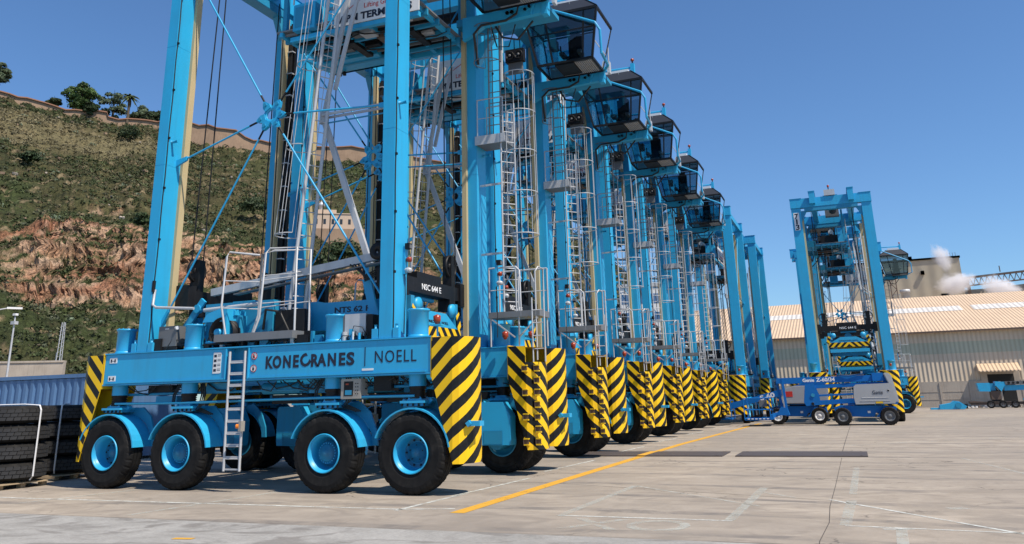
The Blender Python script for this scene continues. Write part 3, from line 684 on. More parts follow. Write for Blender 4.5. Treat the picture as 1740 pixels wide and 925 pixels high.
def build_carrier():
    P = empty('straddle_carrier', (0, 0, 0))
    bm_near = side_beam(P, -1); side_beam(P, 1)
    ty = tyre_mesh(); rims = [rim_mesh(False), rim_mesh(True)]
    tob = None; rob = [None, None]
    for s in (-1, 1):
        for i, x in enumerate(WX):
            wr = empty('wheel', (x, 2.235*s, WHEEL_R)); wr.parent = P
            if s > 0: wr.rotation_euler = (0, 0, math.pi)
            if tob is None: tob = ty.build('tyre', wr, fixn=True)
            else: c_ = tob.copy(); COL.objects.link(c_); c_.parent = wr
            d = 1 if i in (1, 2) else 0
            if rob[d] is None: rob[d] = rims[d].build('rim', wr)
            else: c_ = rob[d].copy(); COL.objects.link(c_); c_.parent = wr
            fender(P, x, s, 1 if i != 9 else -1); fork(P, x, s); hub_cyl(P, x, s)
            if not (s < 0 and i in (0, 1)): motor(P, x, s)
    for sx in (-1, 1):
        for s in (-1, 1):
            guard(P, sx, s, steps=(sx > 0 and s > 0)); leg(P, sx, s)
    lamp_cluster(P, 3.315, -1.95, 4.5); lamp_cluster(P, 3.9, 1.55, 4.6)
    # steering rods and pipes under beams
    for s in (-1, 1):
        b = MB(); b.tube([(-3.85, 2.33*s, 1.79), (-2, 2.33*s, 1.77), (1.8, 2.33*s, 1.80), (3.8, 2.33*s, 1.79)], .028, 'blue2', 8)
        b.tube([(-3.85, 2.05*s, 1.98), (3.8, 2.05*s, 1.98)], .03, 'blue2', 8)
        b.build('steering_rod', P)
        b = MB()
        b.tube([(-.05, 1.95*s, 2.02), (.9, 1.95*s, 2.02)], .12, 'blue2', 16); b.tube([(-.3, 2.0*s, 2.02), (-.05, 2.0*s, 2.02)], .07, 'black', 10)
        b.build('hydraulic_tank', P)
        for (x0, x1, ya, yb, z0, z1, mt) in ((1.2, 1.75, 1.9, 2.1, 1.9, 2.18, 'blue2'), (2.8, 3.2, 1.9, 2.2, 1.9, 2.18, 'black'), (-1.5, -.9, 1.85, 2.1, 1.98, 2.17, 'blue2'), (-3.2, -2.5, 1.85, 2.05, 1.95, 2.17, 'black'), (.2, 1.1, 1.85, 2.0, 1.7, 1.88, 'black'), (-2.9, -2.3, 1.9, 2.1, 1.8, 1.93, 'blue2'), (3.0, 3.5, 1.85, 2.0, 1.68, 1.86, 'black')):
            b = MB(); b.box(x0, x1, *sorted((ya*s, yb*s)), z0, z1, mt); b.build('valve_block', P)
        b = MB(); rng = random.Random(3+s)
        for x in WX[1:3]:
            for k in range(5):
                dx = .22+.05*k; z0 = 2.17
                sg = -1 if k < 2 else 1
                b.tube([(x+sg*dx, 2.2*s, z0), (x+sg*(dx+.10), 2.26*s, 1.95), (x+sg*(dx+.08), 2.3*s, 1.72), (x+sg*(dx-.05), 2.25*s, 1.58+.02*k), (x+sg*(dx+.2*(sg > 0)), 2.1*s, 1.52)], .018, 'hose', 6)
        for k in range(30):
            x = rng.uniform(-3.8, 3.9); L = rng.uniform(.3, .9); y = rng.uniform(1.9, 2.25)*s
            b.tube([(x, y, 2.17), (x+L*.3, y, 2.02+rng.uniform(-.05, .05)), (x+L*.7, y+.03, 2.0+rng.uniform(-.08, .08)), (x+L, y, 2.15)], rng.choice((.009, .013, .018)), 'hose', 5)
        b.build('hose', P)
    # control panel
    b = MB(); b.box(2.15, 2.62, -2.38, -2.12, 1.76, 2.15, 'beige'); o = b.build('control_panel', P, bevel=.01)
    bb = MB(); bb.box(2.23, 2.44, -2.386, -2.378, 1.82, 2.10, 'black'); bb.box(2.26, 2.41, -2.39, -2.384, 1.84, 1.93, 'blue2'); bb.box(2.27, 2.34, -2.39, -2.384, 2.03, 2.06, 'redlens')
    for k in range(4):
        for j in range(2): bb.tube([(2.50+.05*j, -2.38, 1.86+.065*k), (2.50+.05*j, -2.39, 1.86+.065*k)], .011, 'black', 6)
    bb.build('switch_panel', o)
    # boarding ladder on the near beam
    b = MB(); ladder_geo(b, (-.53, -2.50, .40), (-.62, -2.44, 2.80), (-.13, -2.50, .40), (-.215, -2.44, 2.80), .24, .028); 
    for k in range(10): b.box(-.53-.009*k, -.13-.009*k, -2.50+.006*k, -2.45+.006*k, .42+.24*k, .45+.24*k, 'galv')
    o = b.build('boarding_ladder', P)
    bb = MB(); bb.box(-.13, -.06, -2.62, -2.5, 1.18, 1.38, 'beige'); bb.tube([(-.13, -2.6, 1.28), (-.18, -2.62, 1.28)], .045, 'orange', 10); bb.build('emergency_stop', o)
    # end cross tie at each end (between far legs, carries lights)
    b = MB(); b.box(4.20, 4.25, 1.5, 2.44, 2.2, 2.86, 'blue2'); 
    for k in range(2): b.tube([(4.28, 1.95+.13*k, 2.38), (4.28, 1.95+.13*k, 2.62)], .04, 'lamp', 8); b.tube([(4.28, 1.95+.13*k, 2.62), (4.28, 1.95+.13*k, 2.66)], .042, 'black', 8)
    b.lathe([(0, 0), (.07, 0), (.07, .06)], (4.27, 1.72, 2.48), (1, 0, 0), 'black', 12); b.box(4.25, 4.3, 1.7, 1.8, 2.62, 2.72, 'lamp'); b.build('end_panel', P)
    # top frame
    for sx in (-1, 1):
        b = MB(); x0, x1 = sorted((sx*2.93, sx*3.37)); b.box(x0, x1, -2.43, 2.43, 13.2, 13.8, 'blue'); b.box(x0-.03, x1+.03, -2.45, -1.7, 13.803, 13.83, 'blue'); b.box(x0-.03, x1+.03, 1.7, 2.45, 13.803, 13.83, 'blue')
        b.box(x0+.02, x1-.02, -1.6, 1.6, 12.95, 13.2, 'blue2')
        b.build('portal_cross_beam', P, bevel=.012)
    for y in (-1.25, 1.05):
        b = MB(); b.box(-3.75, 3.75, y-.17, y+.17, 13.35, 14.12, 'blue'); b.box(-3.78, 3.78, y-.2, y+.2, 14.121, 14.15, 'blue'); b.build('top_girder', P)
    for y in (-2.2, 2.2):
        b = MB(); b.box(-2.93, 2.93, y-.1, y+.1, 13.25, 13.6, 'blue'); b.build('top_side_beam', P)
    # hoist machinery at top
    b = MB(); b.box(-.5, .5, -.5, .45, 13.95, 14.35, 'galv'); b.tube([(-1.2, -.1, 13.75), (1.3, -.1, 13.75)], .24, 'black', 18); b.box(-2.2, -1.5, -.5, .4, 13.45, 14.1, 'blue2'); b.box(1.6, 2.2, -.5, .4, 13.45, 14.0, 'grey')
    b.tube([(-3.2, .0, 13.83), (-3.2, .0, 14.4)], .03, 'black', 6); b.lathe([(.06, 0), (.07, .12), (0, .16)], (-3.2, 0, 14.4), (0, 0, 1), 'redlens', 10)
    b.box(-3.45, -2.85, -.35, .3, 13.83, 14.2, 'galv')
    b.build('hoist_drum', P)
    # machinery platform slung under the top frame
    b = MB()
    b.box(-.75, 3.0, -.84, -.72, 10.70, 10.82, 'blue'); b.box(-1.3, 3.0, 1.95, 2.05, 10.95, 11.2, 'blue')
    b.box(-1.3, 3.0, -.72, 1.95, 11.10, 11.14, 'grate')
    for k in range(9): b.bar((-1.2, -.6+k*.3, 11.05), (2.9, -.6+k*.3+random.Random(k).uniform(-.2, .2), 11.05), .05, .06, 'black' if k % 3 else 'grate')
    for k in range(12):
        q = random.Random(k+50); x = q.uniform(-1.2, 2.4); y = q.uniform(-.6, 1.6); b.box(x, x+q.uniform(.15, .5), y, y+q.uniform(.1, .35), 10.9+q.uniform(0, .1), 11.05, q.choice(['black', 'blue2', 'grey', 'galv', 'black']))
    for k in range(6):
        q = random.Random(k+90); x = q.uniform(-1, 2); y = q.uniform(-.5, 1.6); b.tube([(x, y, 11.0), (x+.4, y+.1, 10.88), (x+.9, y+.3, 10.92), (x+1.2, y+.3, 11.0)], .02, 'hose', 5)
    for k in range(6): b.box(-1.2+k*.8, -1.1+k*.8, -.72, 1.95, 10.98, 11.10, 'blue')
    for k in range(4): b.box(-1.25, 3.0, -.4+k*.62, -.32+k*.62, 10.92, 11.09, 'blue2')
    b.box(-.72, -.05, -.8, -.2, 11.02, 11.75, 'blue'); b.box(-.66, -.14, -.81, -.8, 11.1, 11.68, 'blue2')
    b.prism([(-1.9, 11.25), (-1.3, 10.95), (.6, 10.95), (.6, 11.25)], 'blue', 'y', 1.2, 2.04)
    for k in range(3): b.box(.3+k*.9, .5+k*.9, .2, 1.2, 10.88, 10.98, 'rust' if k == 1 else 'black')
    for x in (-1.1, 2.9):
        for y in (-.6, 1.8): b.box(x-.06, x+.06, y-.06, y+.06, 11.14, 13.3, 'blue2')
    for x in (.0, -.15): b.lathe([(0, 0), (.05, 0), (.06, -.1), (0, -.1)], (x-.9, 1.9, 10.93), (0, 0, 1), 'black', 8)
    railing(b, [(-.75, -.77, 11.8), (.6, -.77, 11.8), (1.8, -.77, 11.8), (3.0, -.77, 11.8)], .9)
    b.box(.3, 1.4, -.4, .9, 11.15, 11.9, 'black'); b.box(1.7, 2.5, -.45, .2, 11.15, 11.7, 'grey'); b.tube([(.2, .2, 12.1), (1.5, .2, 12.1)], .16, 'galv', 12)
    o = b.build('machinery_platform', P)
    b = MB(); b.box(.60, 3.03, -.875, -.845, 10.83, 11.85, 'white'); sgn = b.build('sign_board', P)
    o1 = text('APM TERMINALS', .26, 'ink', pos=(.74, -.878, 10.91), bold=.010, width=2.1)
    o2 = text('Lifting Global Trade.', .19, 'inkred', pos=(1.48, -.878, 11.20), width=1.42)
    L_ = MB()
    for k in range(3): L_.bar((.95+.12*k, -.88, 11.20+.08*k), (1.55+.12*k, -.88, 11.58+.06*k), .005, .02, 'inkred', up=(0, 1, 0))
    o3 = L_.build('l'); join_into('lettering', [o1, o2, o3], sgn)
    b = MB(); b.box(3.10, 3.68, -.80, -.60, 11.45, 11.85, 'black')
    for k in range(2): b.lathe([(0, 0), (.10, 0), (.12, -.03), (.135, -.03), (.135, .03)], (3.25+.28*k, -.81, 11.65), (0, 1, 0), 'black', 16); b.lathe([(0, -.02), (.04, -.02), (.04, 0)], (3.25+.28*k, -.82, 11.65), (0, 1, 0), 'grey', 10)
    b.box(3.15, 3.6, -.7, -.6, 11.1, 11.45, 'grey'); b.build('cooler_fans', P)
    # tie rods and star plates on both side planes
    for s in (-1, 1):
        y = 2.02*s; cx, cz = (-.25 if s < 0 else .05), 8.25
        b = MB(); 
        for k in range(6):
            a = rad(90+60*k+(0)); d = Vector((math.sin(a), 0, math.cos(a)))
        angs = [38, 90+8, 142, 218, 270-12, 322]
        ends = [(2.98, 12.6), (2.98, 8.0), (2.98, 3.6), (-2.98, 3.6), (-2.98, 7.42), (-2.98, 12.6)]
        b.lathe([(.12, -.02), (.21, -.02), (.21, .02), (.12, .02)], (cx, y, cz), (0, 1, 0), 'blue', 24, closed=True)
        for (ex, ez) in ends:
            d = Vector((ex-cx, 0, ez-cz)).normalized(); c0 = Vector((cx, y, cz)); pr = Vector((-d.z, 0, d.x))
            q = [c0+d*.16+pr*.09, c0+d*.27+pr*.10, c0+d*.38+pr*.045, c0+d*.42, c0+d*.38-pr*.045, c0+d*.27-pr*.10, c0+d*.16-pr*.09]
            b.prism([(v.x, v.z) for v in q], 'blue', 'y', y-.045, y+.045)
            pc = c0+d*.30; b.tube([pc-Vector((0, .08, 0)), pc+Vector((0, .08, 0))], .045, 'blue2', 12)
        b.build('star_plate', P)
        for (ex, ez) in ends:
            d = Vector((ex-cx, 0, ez-cz)).normalized(); c0 = Vector((cx, y, cz)); e = Vector((ex, y, ez))
            r_b = MB(); r_b.tube([c0+d*.62, e-d*.25], .023, 'blue', 8); r_b.tube([c0+d*.36, c0+d*.64], .024, 'black', 8)
            r_b.prism([((e+d*.05).x, (e+d*.05).z+.08), ((e-d*.3).x, (e-d*.3).z+.05), ((e-d*.3).x, (e-d*.3).z-.05), ((e+d*.05).x, (e+d*.05).z-.08)], 'blue', 'y', y-.03, y+.03)
            r_b.build('tie_rod', P)
    # central caged ladder and grey struts
    b = MB(); ladder_geo(b, (.165, -1.62, 2.92), (1.0, -1.62, 11.95), (.37, -1.32, 2.92), (1.12, -1.32, 11.95), .27, .042)
    cage_geo(b, (.16, -1.60, 5.4), (.72, -1.60, 11.6), (-.9, -.1), .36, n_h=4); b.build('caged_ladder', P)
    b = MB(); nd = Vector((.60, -1.15, 8.32))
    b.bar(nd, (2.0, -1.15, 4.65), .09, .13, 'galv'); b.bar(nd, (1.22, -1.15, 11.5), .07, .10, 'galv'); b.bar((1.45, -1.1, 11.5), (.9, -1.15, 9.0), .06, .09, 'galv')
    for dy in (-.10, .12): b.bar(nd+Vector((0, dy, .04)), (2.9, -1.75+dy, 8.12), .04, .055, 'galv')
    b.bar((.7, -1.2, 8.15), (2.98, -1.85, 7.9), .025, .03, 'blue2')
    b.tube([nd+Vector((0, 0, -.15)), nd+Vector((0, 0, .15))], .09, 'galv', 10)
    b.build('grey_strut', P)
    b = MB(); b.bar((2.75, -1.45, 4.80), (-2.2, -1.35, 4.28), .12, .17, 'galv'); b.bar((2.75, -1.45, 4.63), (-1.5, -1.35, 4.19), .18, .03, 'grey')
    for k in range(4): b.tube([(2.4+.03*k, -1.5, 5.0), (2.5+.05*k, -1.5, 4.5-.03*k), (2.1, -1.5, 4.35-.04*k), (1.7+.1*k, -1.48, 4.62)], .022, 'hose', 6)
    b.lathe([(.05, -.05), (.19, -.05), (.19, .05), (.05, .05)], (2.42, -1.5, 4.85), (0, 1, 0), 'black', 18, closed=True)
    b.build('cable_boom', P)
    # service platform with handrails on the near beam
    b = MB(); b.box(-1.1, .95, -2.42, -1.66, 3.02, 3.18, 'grate'); b.box(-1.1, .95, -2.43, -2.42, 3.02, 3.17, 'grate')
    for x in (-1.0, .85): b.box(x-.04, x+.04, -2.3, -2.2, 2.904, 3.02, 'galv')
    b.tube([(-.80, -2.4, 3.1), (-.98, -2.4, 3.8), (-.93, -2.4, 4.88), (-.86, -2.4, 4.98), (-.35, -2.0, 4.93)], .024, 'galv', 6)
    b.tube([(-.10, -2.4, 3.1), (.02, -2.35, 3.5), (.05, -2.3, 4.9), (.12, -2.25, 5.0), (.72, -2.1, 5.0), (.76, -2.1, 3.1)], .024, 'galv', 6)
    b.tube([(-.45, -2.0, 3.15), (-.30, -2.0, 3.6), (-.28, -2.0, 4.95), (.05, -2.0, 5.0), (.8, -1.7, 5.0), (.84, -1.7, 3.1)], .024, 'galv', 6)
    for z in (3.75, 4.35): b.tube([(-.96, -2.4, z), (-.28, -2.0, z-.03)], .013, 'galv', 5); b.tube([(.04, -2.3, z+.05), (.76, -2.1, z+.08)], .013, 'galv', 5); b.tube([(-.28, -2.0, z), (.84, -1.7, z+.1)], .013, 'galv', 5)
    b.build('service_platform', P)
    # machinery on near beam: fan, pump, cabinets
    b = MB(); b.box(-1.72, -.80, -2.0, -1.55, 2.95, 3.62, 'blue2'); b.prism([(-1.75, 3.5), (-1.1, 3.5), (-.85, 3.62), (-.85, 3.72), (-1.3, 3.78), (-1.65, 3.68)], 'blue', 'y', -2.1, -1.6)
    b.lathe([(0, 0), (.30, 0), (.32, -.14), (.34, -.14), (.34, .1)], (-1.12, -2.06, 3.24), (0, 1, 0), 'black', 26); b.lathe([(0, -.28), (.075, -.28), (.085, -.16), (.06, -.13), (.06, 0)], (-1.12, -2.06, 3.24), (0, 1, 0), 'blue', 18)
    b.box(-.98, -.90, -2.3, -1.6, 2.95, 3.75, 'blue'); b.box(-1.4, -1.3, -2.35, -2.25, 2.91, 3.0, 'black'); b.tube([(-1.5, -2.3, 2.98), (-1.0, -2.35, 3.0), (-.7, -2.3, 2.95)], .025, 'black', 6); b.tube([(-1.5, -2.2, 3.05), (-.9, -2.25, 2.98)], .03, 'blue', 6)
    b.build('cooling_fan', P)
    b = MB(); b.box(-2.80, -2.28, -2.3, -1.95, 3.0, 3.45, 'grey'); b.box(-2.8, -2.25, -2.3, -1.95, 2.91, 2.98, 'black'); b.box(-2.62, -2.5, -2.304, -2.3, 3.38, 3.40, 'inkwhite'); b.tube([(-2.3, -2.3, 3.4), (-2.25, -2.32, 3.4)], .04, 'lamp', 8); b.build('electrical_cabinet', P, bevel=.01)
    b = MB(); b.box(2.08, 2.58, -2.2, -1.9, 3.0, 3.45, 'galv'); b.box(2.60, 2.75, -2.2, -1.9, 2.92, 3.42, 'black'); b.box(2.0, 2.07, -2.2, -1.9, 2.9, 3.45, 'grey')
    for k in range(6): b.tube([(2.2+.08*k, -2.25, 2.91), (2.2+.08*k+.04, -2.27, 3.05+.02*(k % 3)), (2.3+.07*k, -2.2, 3.0)], .014, 'hose', 5)
    b.tube([(2.35, -2.3, 2.92), (2.35, -2.3, 3.08)], .02, 'lamp', 6); b.tube([(2.5, -2.3, 2.92), (2.5, -2.3, 3.05)], .03, 'blue', 6)
    b.build('valve_cabinet', P)
    b = MB(); b.tube([(-2.98, -2.35, 4.3), (-2.98, -2.38, 3.95), (-2.85, -2.4, 3.88), (-1.8, -2.35, 3.80)], .032, 'galv', 8); b.tube([(-3.0, -2.38, 4.5), (-3.0, -2.38, 4.25)], .04, 'black', 8); b.build('hand_rail', P)
    # small machinery crowding the beam tops
    for s in (-1, 1):
        q = random.Random(17+s)
        for k in range(34):
            x = q.uniform(-3.0, 2.7); y = q.uniform(1.85, 2.3)*s
            if abs(x) > 2.95: continue
            b = MB(); wd, dp, ht = q.uniform(.06, .26), q.uniform(.05, .16), q.uniform(.08, .32); z0 = 2.903
            if k % 3 == 0: b.tube([(x, y, z0), (x, y, z0+ht)], wd*.3, q.choice(['blue2', 'black', 'galv']), 8)
            else: b.box(x, x+wd, y-dp/2, y+dp/2, z0, z0+ht, q.choice(['black', 'blue2', 'black', 'grey', 'blue']))
            b.build('deck_fitting', P)
        b = MB()
        for k in range(26):
            x = q.uniform(-3.0, 2.4); L = q.uniform(.25, .8); y = q.uniform(1.8, 2.35)*s; h = q.uniform(.05, .35)
            b.tube([(x, y, 2.91), (x+L*.25, y+.02, 2.91+h), (x+L*.7, y-.05*s, 2.91+h*.9), (x+L, y-.1*s, 2.92)], q.choice((.010, .015, .02)), 'hose', 5)
        b.build('deck_hose', P)
    b = MB(); b.box(-2.0, -.1, -1.75, -1.5, 3.25, 3.95, 'blue2'); b.box(-.05, .7, -1.72, -1.5, 3.2, 3.7, 'black'); b.tube([(-1.9, -1.9, 3.8), (-.4, -1.9, 3.85)], .05, 'galv', 8); b.tube([(-.3, -1.8, 3.3), (-.1, -2.0, 3.7), (.2, -1.9, 3.65), (.4, -1.8, 3.2)], .03, 'hose', 6); b.build('pump_unit', P)
    # headblock: black beams with sheaves at both ends, spreader below
    for sx in (-1, 1):
        b = MB(); x0, x1 = sorted((sx*2.60, sx*2.92)); b.box(x0, x1, -1.68, 1.68, 4.02, 4.34, 'black'); b.box(x0+.03, x1-.03, -.6, .6, 4.34, 4.5, 'black')
        for s in (-1, 1):
            b.box(x0-.05, x1+.05, *sorted((1.5*s, 1.76*s)), 3.9, 4.45, 'black'); b.box(sx*2.76-.12, sx*2.76+.12, 1.28*s-.1, 1.28*s+.1, 4.3, 5.1, 'black')
            b.lathe([(.06, -.05), (.12, -.05), (.12, .05), (.06, .05)], (sx*2.80, 1.28*s, 4.85), (1, 0, 0), 'black', 16, closed=True)
            b.lathe([(.25, -.04), (.29, -.04), (.29, .04), (.25, .04)], (sx*2.80, 1.28*s, 4.85), (1, 0, 0), 'black', 24, closed=True)
            for k in range(6): a = k*math.pi/3; b.bar((sx*2.80, 1.28*s+math.cos(a)*.1, 4.85+math.sin(a)*.1), (sx*2.80, 1.28*s+math.cos(a)*.27, 4.85+math.sin(a)*.27), .025, .03, 'black', up=(1, 0, 0))
        b.box(x0, x1, -1.3, -1.0, 3.75, 4.02, 'black'); b.box(x0, x1, 1.0, 1.3, 3.75, 4.02, 'black'); b.tube([(sx*2.76, -.5, 3.93), (sx*2.76, .4, 3.93)], .05, 'blue2', 8)
        o = b.build('headblock', P)
        bb = text('NSC 644 E', .19, 'inkwhite', pos=((sx*2.924), -.42*sx, 4.11), rot=(rad(90), 0, rad(90) if sx > 0 else rad(-90)), bold=.001, parent=o, width=.95)
    b = MB()
    for s in (-1, 1):
        y0, y1 = sorted((1.0*s, 1.2*s))
        b.prism([(-2.9, 3.25), (2.9, 3.25), (2.9, 3.55), (2.3, 3.60), (2.3, 3.86), (.9, 3.86), (.7, 3.90), (.2, 3.90), (-.1, 3.62), (-.8, 3.62), (-1.1, 4.05), (-1.7, 4.05), (-2.0, 3.6), (-2.9, 3.55)], 'blue', 'y', y0, y1)
        b.box(-3.02, 3.02, *sorted((.75*s, .98*s)), 2.98, 3.22, 'blue2')
    for x in (-2.4, -1.2, 0, 1.2, 2.4): b.box(x-.12, x+.12, -1.0, 1.0, 3.28, 3.5, 'blue2')
    b.tube([(-2.4, .0, 3.7), (-1.9, .0, 3.7)], .2, 'blue', 14); b.box(-.7, .7, -.8, .8, 3.5, 3.8, 'black')
    b.bar((-3.0, -1.5, 3.2), (-2.3, -1.5, 4.1), .06, .16, 'blue'); b.tube([(-2.45, -1.56, 3.9), (-2.45, -1.44, 3.9)], .1, 'blue', 12); b.bar((2.3, -1.35, 3.4), (2.05, -1.35, 4.3), .06, .2, 'blue')
    b.tube([(-.3, -1.15, 3.75), (-.1, -1.3, 3.85), (.1, -1.2, 3.6)], .02, 'hose', 6); b.obox((-.15, -1.28, 3.72), (.2, .12, .2), 'white', Matrix.Rotation(.4, 3, 'X'))
    o = b.build('spreader', P, bevel=0)
    t1 = text('NTS 62 F', .17, 'ink', pos=(1.15, -1.203, 3.62), bold=.004, width=.9)
    t1.parent = o
    for sx in (-1, 1):
        b = MB(); x0, x1 = sorted((sx*3.02, sx*3.10)); b.prism([(-1.05, 3.30), (1.05, 3.30), (.45, 3.62), (-.45, 3.62)], 'blue', 'x', x0, x1)
        b.box(*sorted((sx*3.0, sx*3.12)), -1.12, 1.12, 2.70, 2.90, 'blue')
        f0 = len(b.f); xx = sx*3.14
        st = []
        for g_ in (-1, 1):
            q = [(0, 3.02), (1.2*g_, 3.02), (1.1*g_, 3.29), (0, 3.29)]; b.add([(xx, u, v) for u, v in q], [(0, 1, 2, 3)], 'stripe_small'); st.append((len(b.f)-1, [(-abs(u), v) for u, v in q]))
            b.add([(xx-.04*sx, u, v) for u, v in q], [(0, 1, 2, 3)], 'yellow')
        for s in (-1, 1):
            q = [(1.12*s, 3.2), (1.3*s, 3.3), (1.15*s, 3.72), (1.0*s, 3.62)]
            b.add([(xx-.05*sx, u, v) for u, v in q], [(0, 1, 2, 3)], 'stripe_small'); st.append((len(b.f)-1, [(abs(u), v) for u, v in q]))
            b.box(*sorted((sx*2.9, sx*3.05)), *sorted((1.0*s, 1.16*s)), 3.05, 3.9, 'blue2'); b.lathe([(.0, -.04), (.16, -.04), (.16, .04), (0, .04)], (sx*3.05, .85*s, 3.72), (1, 0, 0), 'blue', 14)
        oo = b.build('spreader_end', P, fixn=False); uvl = oo.data.uv_layers.new(name='UVMap')
        for fi, uv in st:
            for k, li in enumerate(oo.data.polygons[fi].loop_indices): uvl.data[li].uv = uv[k]
        if sx > 0 or True:
            rz = rad(90) if sx > 0 else rad(-90)
            tt = text('KONECRANES | NOELL', .085, 'ink', pos=(sx*3.104, -.55*sx, 3.37), rot=(rad(90), 0, rz), parent=oo, width=1.1)
    # hoist ropes
    for sx in (-1, 1):
        for s in (-1, 1):
            for dx in (-.1, .1):
                b = MB(); b.tube([(sx*2.80+dx*.9, 1.28*s+dx, 4.9), (sx*2.72+dx, 1.22*s, 13.2)], .017, 'black', 5); b.build('hoist_rope', P)
    # cab with support arm and crash rail
    b = MB()
    b.prism([(3.2, 10.85), (3.45, 10.95), (3.8, 11.15), (4.6, 11.18), (5.5, 11.22), (5.62, 11.30), (5.62, 11.5), (3.2, 11.5)], 'blue', 'y', 1.25, 1.40)
    b.box(3.3, 5.6, 1.40, 2.2, 11.36, 11.48, 'blue2'); b.box(3.0, 3.7, 1.3, 2.0, 11.3, 11.5, 'blue2')
    b.prism([(3.35, 10.3), (3.35, 10.9), (3.9, 11.15)], 'blue', 'y', 1.8, 2.0)
    b.box(5.45, 5.6, 1.22, 1.45, 11.15, 11.75, 'blue'); b.bar((5.15, 1.22, 11.2), (5.3, 1.22, 11.6), .04, .05, 'blue')
    for k in range(2): b.lathe([(0, 0), (.05, 0), (.05, .05)], (4.5+.13*k, 1.25, 11.38), (0, -1, 0), 'black', 10); b.lathe([(0, 0), (.035, 0), (.04, .06)], (5.0+.12*k, 1.25, 11.38+.06*k), (0, -1, 0), 'black', 8)
    b.build('cab_arm', P, bevel=0)
    b = MB(); b.tube([(4.3, 1.3, 11.9), (4.7, 1.15, 11.65), (4.85, 1.15, 11.5), (4.8, 1.12, 11.25), (4.5, 1.12, 11.12), (3.8, 1.12, 11.12), (3.55, 1.2, 10.95), (3.52, 1.4, 10.6), (3.45, 1.7, 10.3)], .035, 'hose', 7)
    b.tube([(4.0, 1.5, 11.3), (4.2, 1.6, 10.9), (4.6, 1.7, 10.8), (5.0, 1.8, 11.3)], .03, 'hose', 6); b.tube([(3.9, 1.5, 11.3), (4.0, 1.7, 10.7), (4.3, 1.8, 10.7), (4.5, 1.8, 11.3)], .02, 'hose', 6)
    b.build('cab_hose', P)
    cab(P)
    b = MB(); b.tube([(5.52, 1.35, 11.45), (5.82, 1.0, 11.58), (5.93, -.16, 11.52), (5.93, -.2, 12.25), (5.80, -.24, 12.5), (3.35, -.2, 13.75)], .042, 'blue', 10, smooth=False); b.build('crash_rail', P)
    b = MB(); b.tube([(3.3, .8, 14.0), (5.3, .8, 13.95)], .045, 'blue', 8); b.box(5.25, 5.4, .72, .88, 13.7, 14.1, 'blue'); b.tube([(5.33, .8, 14.1), (5.33, .8, 14.2)], .03, 'black', 6); b.lathe([(.02, 0), (.07, .03), (.07, .1), (0, .14)], (5.33, .8, 14.2), (0, 0, 1), 'redlens', 12)
    b.tube([(5.72, 1.5, 11.6), (5.72, 1.5, 13.3)], .02, 'galv', 6); b.box(5.68, 5.76, 1.4, 1.6, 11.5, 11.9, 'galv'); b.tube([(5.72, 1.5, 13.3), (5.55, 1.4, 13.1)], .012, 'galv', 5)
    b.box(4.3, 5.2, .5, .75, 13.62, 13.8, 'white'); b.build('beacon_bracket', P)
    # access at the far right corner: lower platform, caged ladder, mid platform, upper ladder
    b = MB(); b.box(3.62, 4.95, 1.72, 2.42, 3.58, 3.72, 'grate')
    for (x, y) in ((3.66, 1.76), (4.4, 1.76), (4.9, 2.38)): b.tube([(x, y, 2.9), (x, y, 3.6)], .022, 'galv', 6)
    railing(b, [(3.64, 1.74, 3.7), (4.35, 1.74, 3.7)], 1.1, mids=1); railing(b, [(3.64, 2.40, 3.7), (4.93, 2.40, 3.7)], 1.1, mids=1); b.tube([(4.35, 1.74, 4.8), (4.45, 1.74, 4.7), (4.47, 1.74, 3.6)], .022, 'galv', 6)
    b.tube([(4.85, 1.74, 2.55), (4.85, 1.74, 4.65), (4.93, 1.76, 4.75), (4.93, 2.1, 4.75), (4.93, 2.1, 3.7)], .022, 'galv', 6)
    ladder_geo(b, (4.80, 1.60, 2.5), (4.80, 1.60, 4.0), (5.10, 1.60, 2.5), (5.10, 1.60, 4.0), .27, .02)
    b.bar((3.7, 1.74, 3.55), (4.3, 1.74, 3.1), .03, .03, 'galv'); b.bar((4.4, 1.74, 3.1), (4.9, 1.74, 3.55), .03, .03, 'galv')
    b.build('access_platform', P)
    b = MB(); ladder_geo(b, (4.0, 1.82, 3.7), (4.0, 1.82, 9.2), (4.26, 2.12, 3.7), (4.26, 2.12, 9.2), .27, .024)
    cage_geo(b, (4.5, 1.95, 5.6), (4.5, 1.95, 9.9), (.9, -.15), .40, n_h=5, nv=7)
    for z in (5.2, 7.0): b.bar((3.35, 1.95, z), (4.02, 1.9, z), .04, .05, 'galv')
    b.build('access_ladder', P)
    b = MB(); b.box(3.32, 4.12, 1.76, 2.42, 8.08, 8.26, 'grate'); b.box(3.30, 4.14, 1.74, 1.76, 8.06, 8.30, 'galv'); railing(b, [(3.36, 1.78, 8.26), (4.08, 1.78, 8.26)], 1.05, mids=1, r=.018); railing(b, [(3.36, 2.4, 8.26), (4.08, 2.4, 8.26)], 1.05, mids=1, r=.018); b.build('mid_platform', P)
    b = MB(); ladder_geo(b, (3.70, 1.80, 8.26), (3.70, 1.80, 11.6), (4.02, 1.80, 8.26), (4.02, 1.80, 11.6), .28, .022, 'grate')
    cage_geo(b, (3.8, 1.5, 10.2), (3.8, 1.5, 11.2), (-.4, -1), .36, n_h=2, nv=5, mat='grate'); b.build('upper_ladder', P)
    # small parts on beam tops: beacon, far cabinets
    b = MB(); b.tube([(4.12, -2.0, 2.9), (4.12, -2.0, 3.2)], .02, 'blue', 6); b.box(4.0, 4.25, -2.1, -1.95, 3.12, 3.15, 'blue'); b.lathe([(.03, 0), (.06, .05), (.075, .07), (.075, .17), (0, .2)], (4.12, -2.02, 3.15), (0, 0, 1), 'redlens', 12)
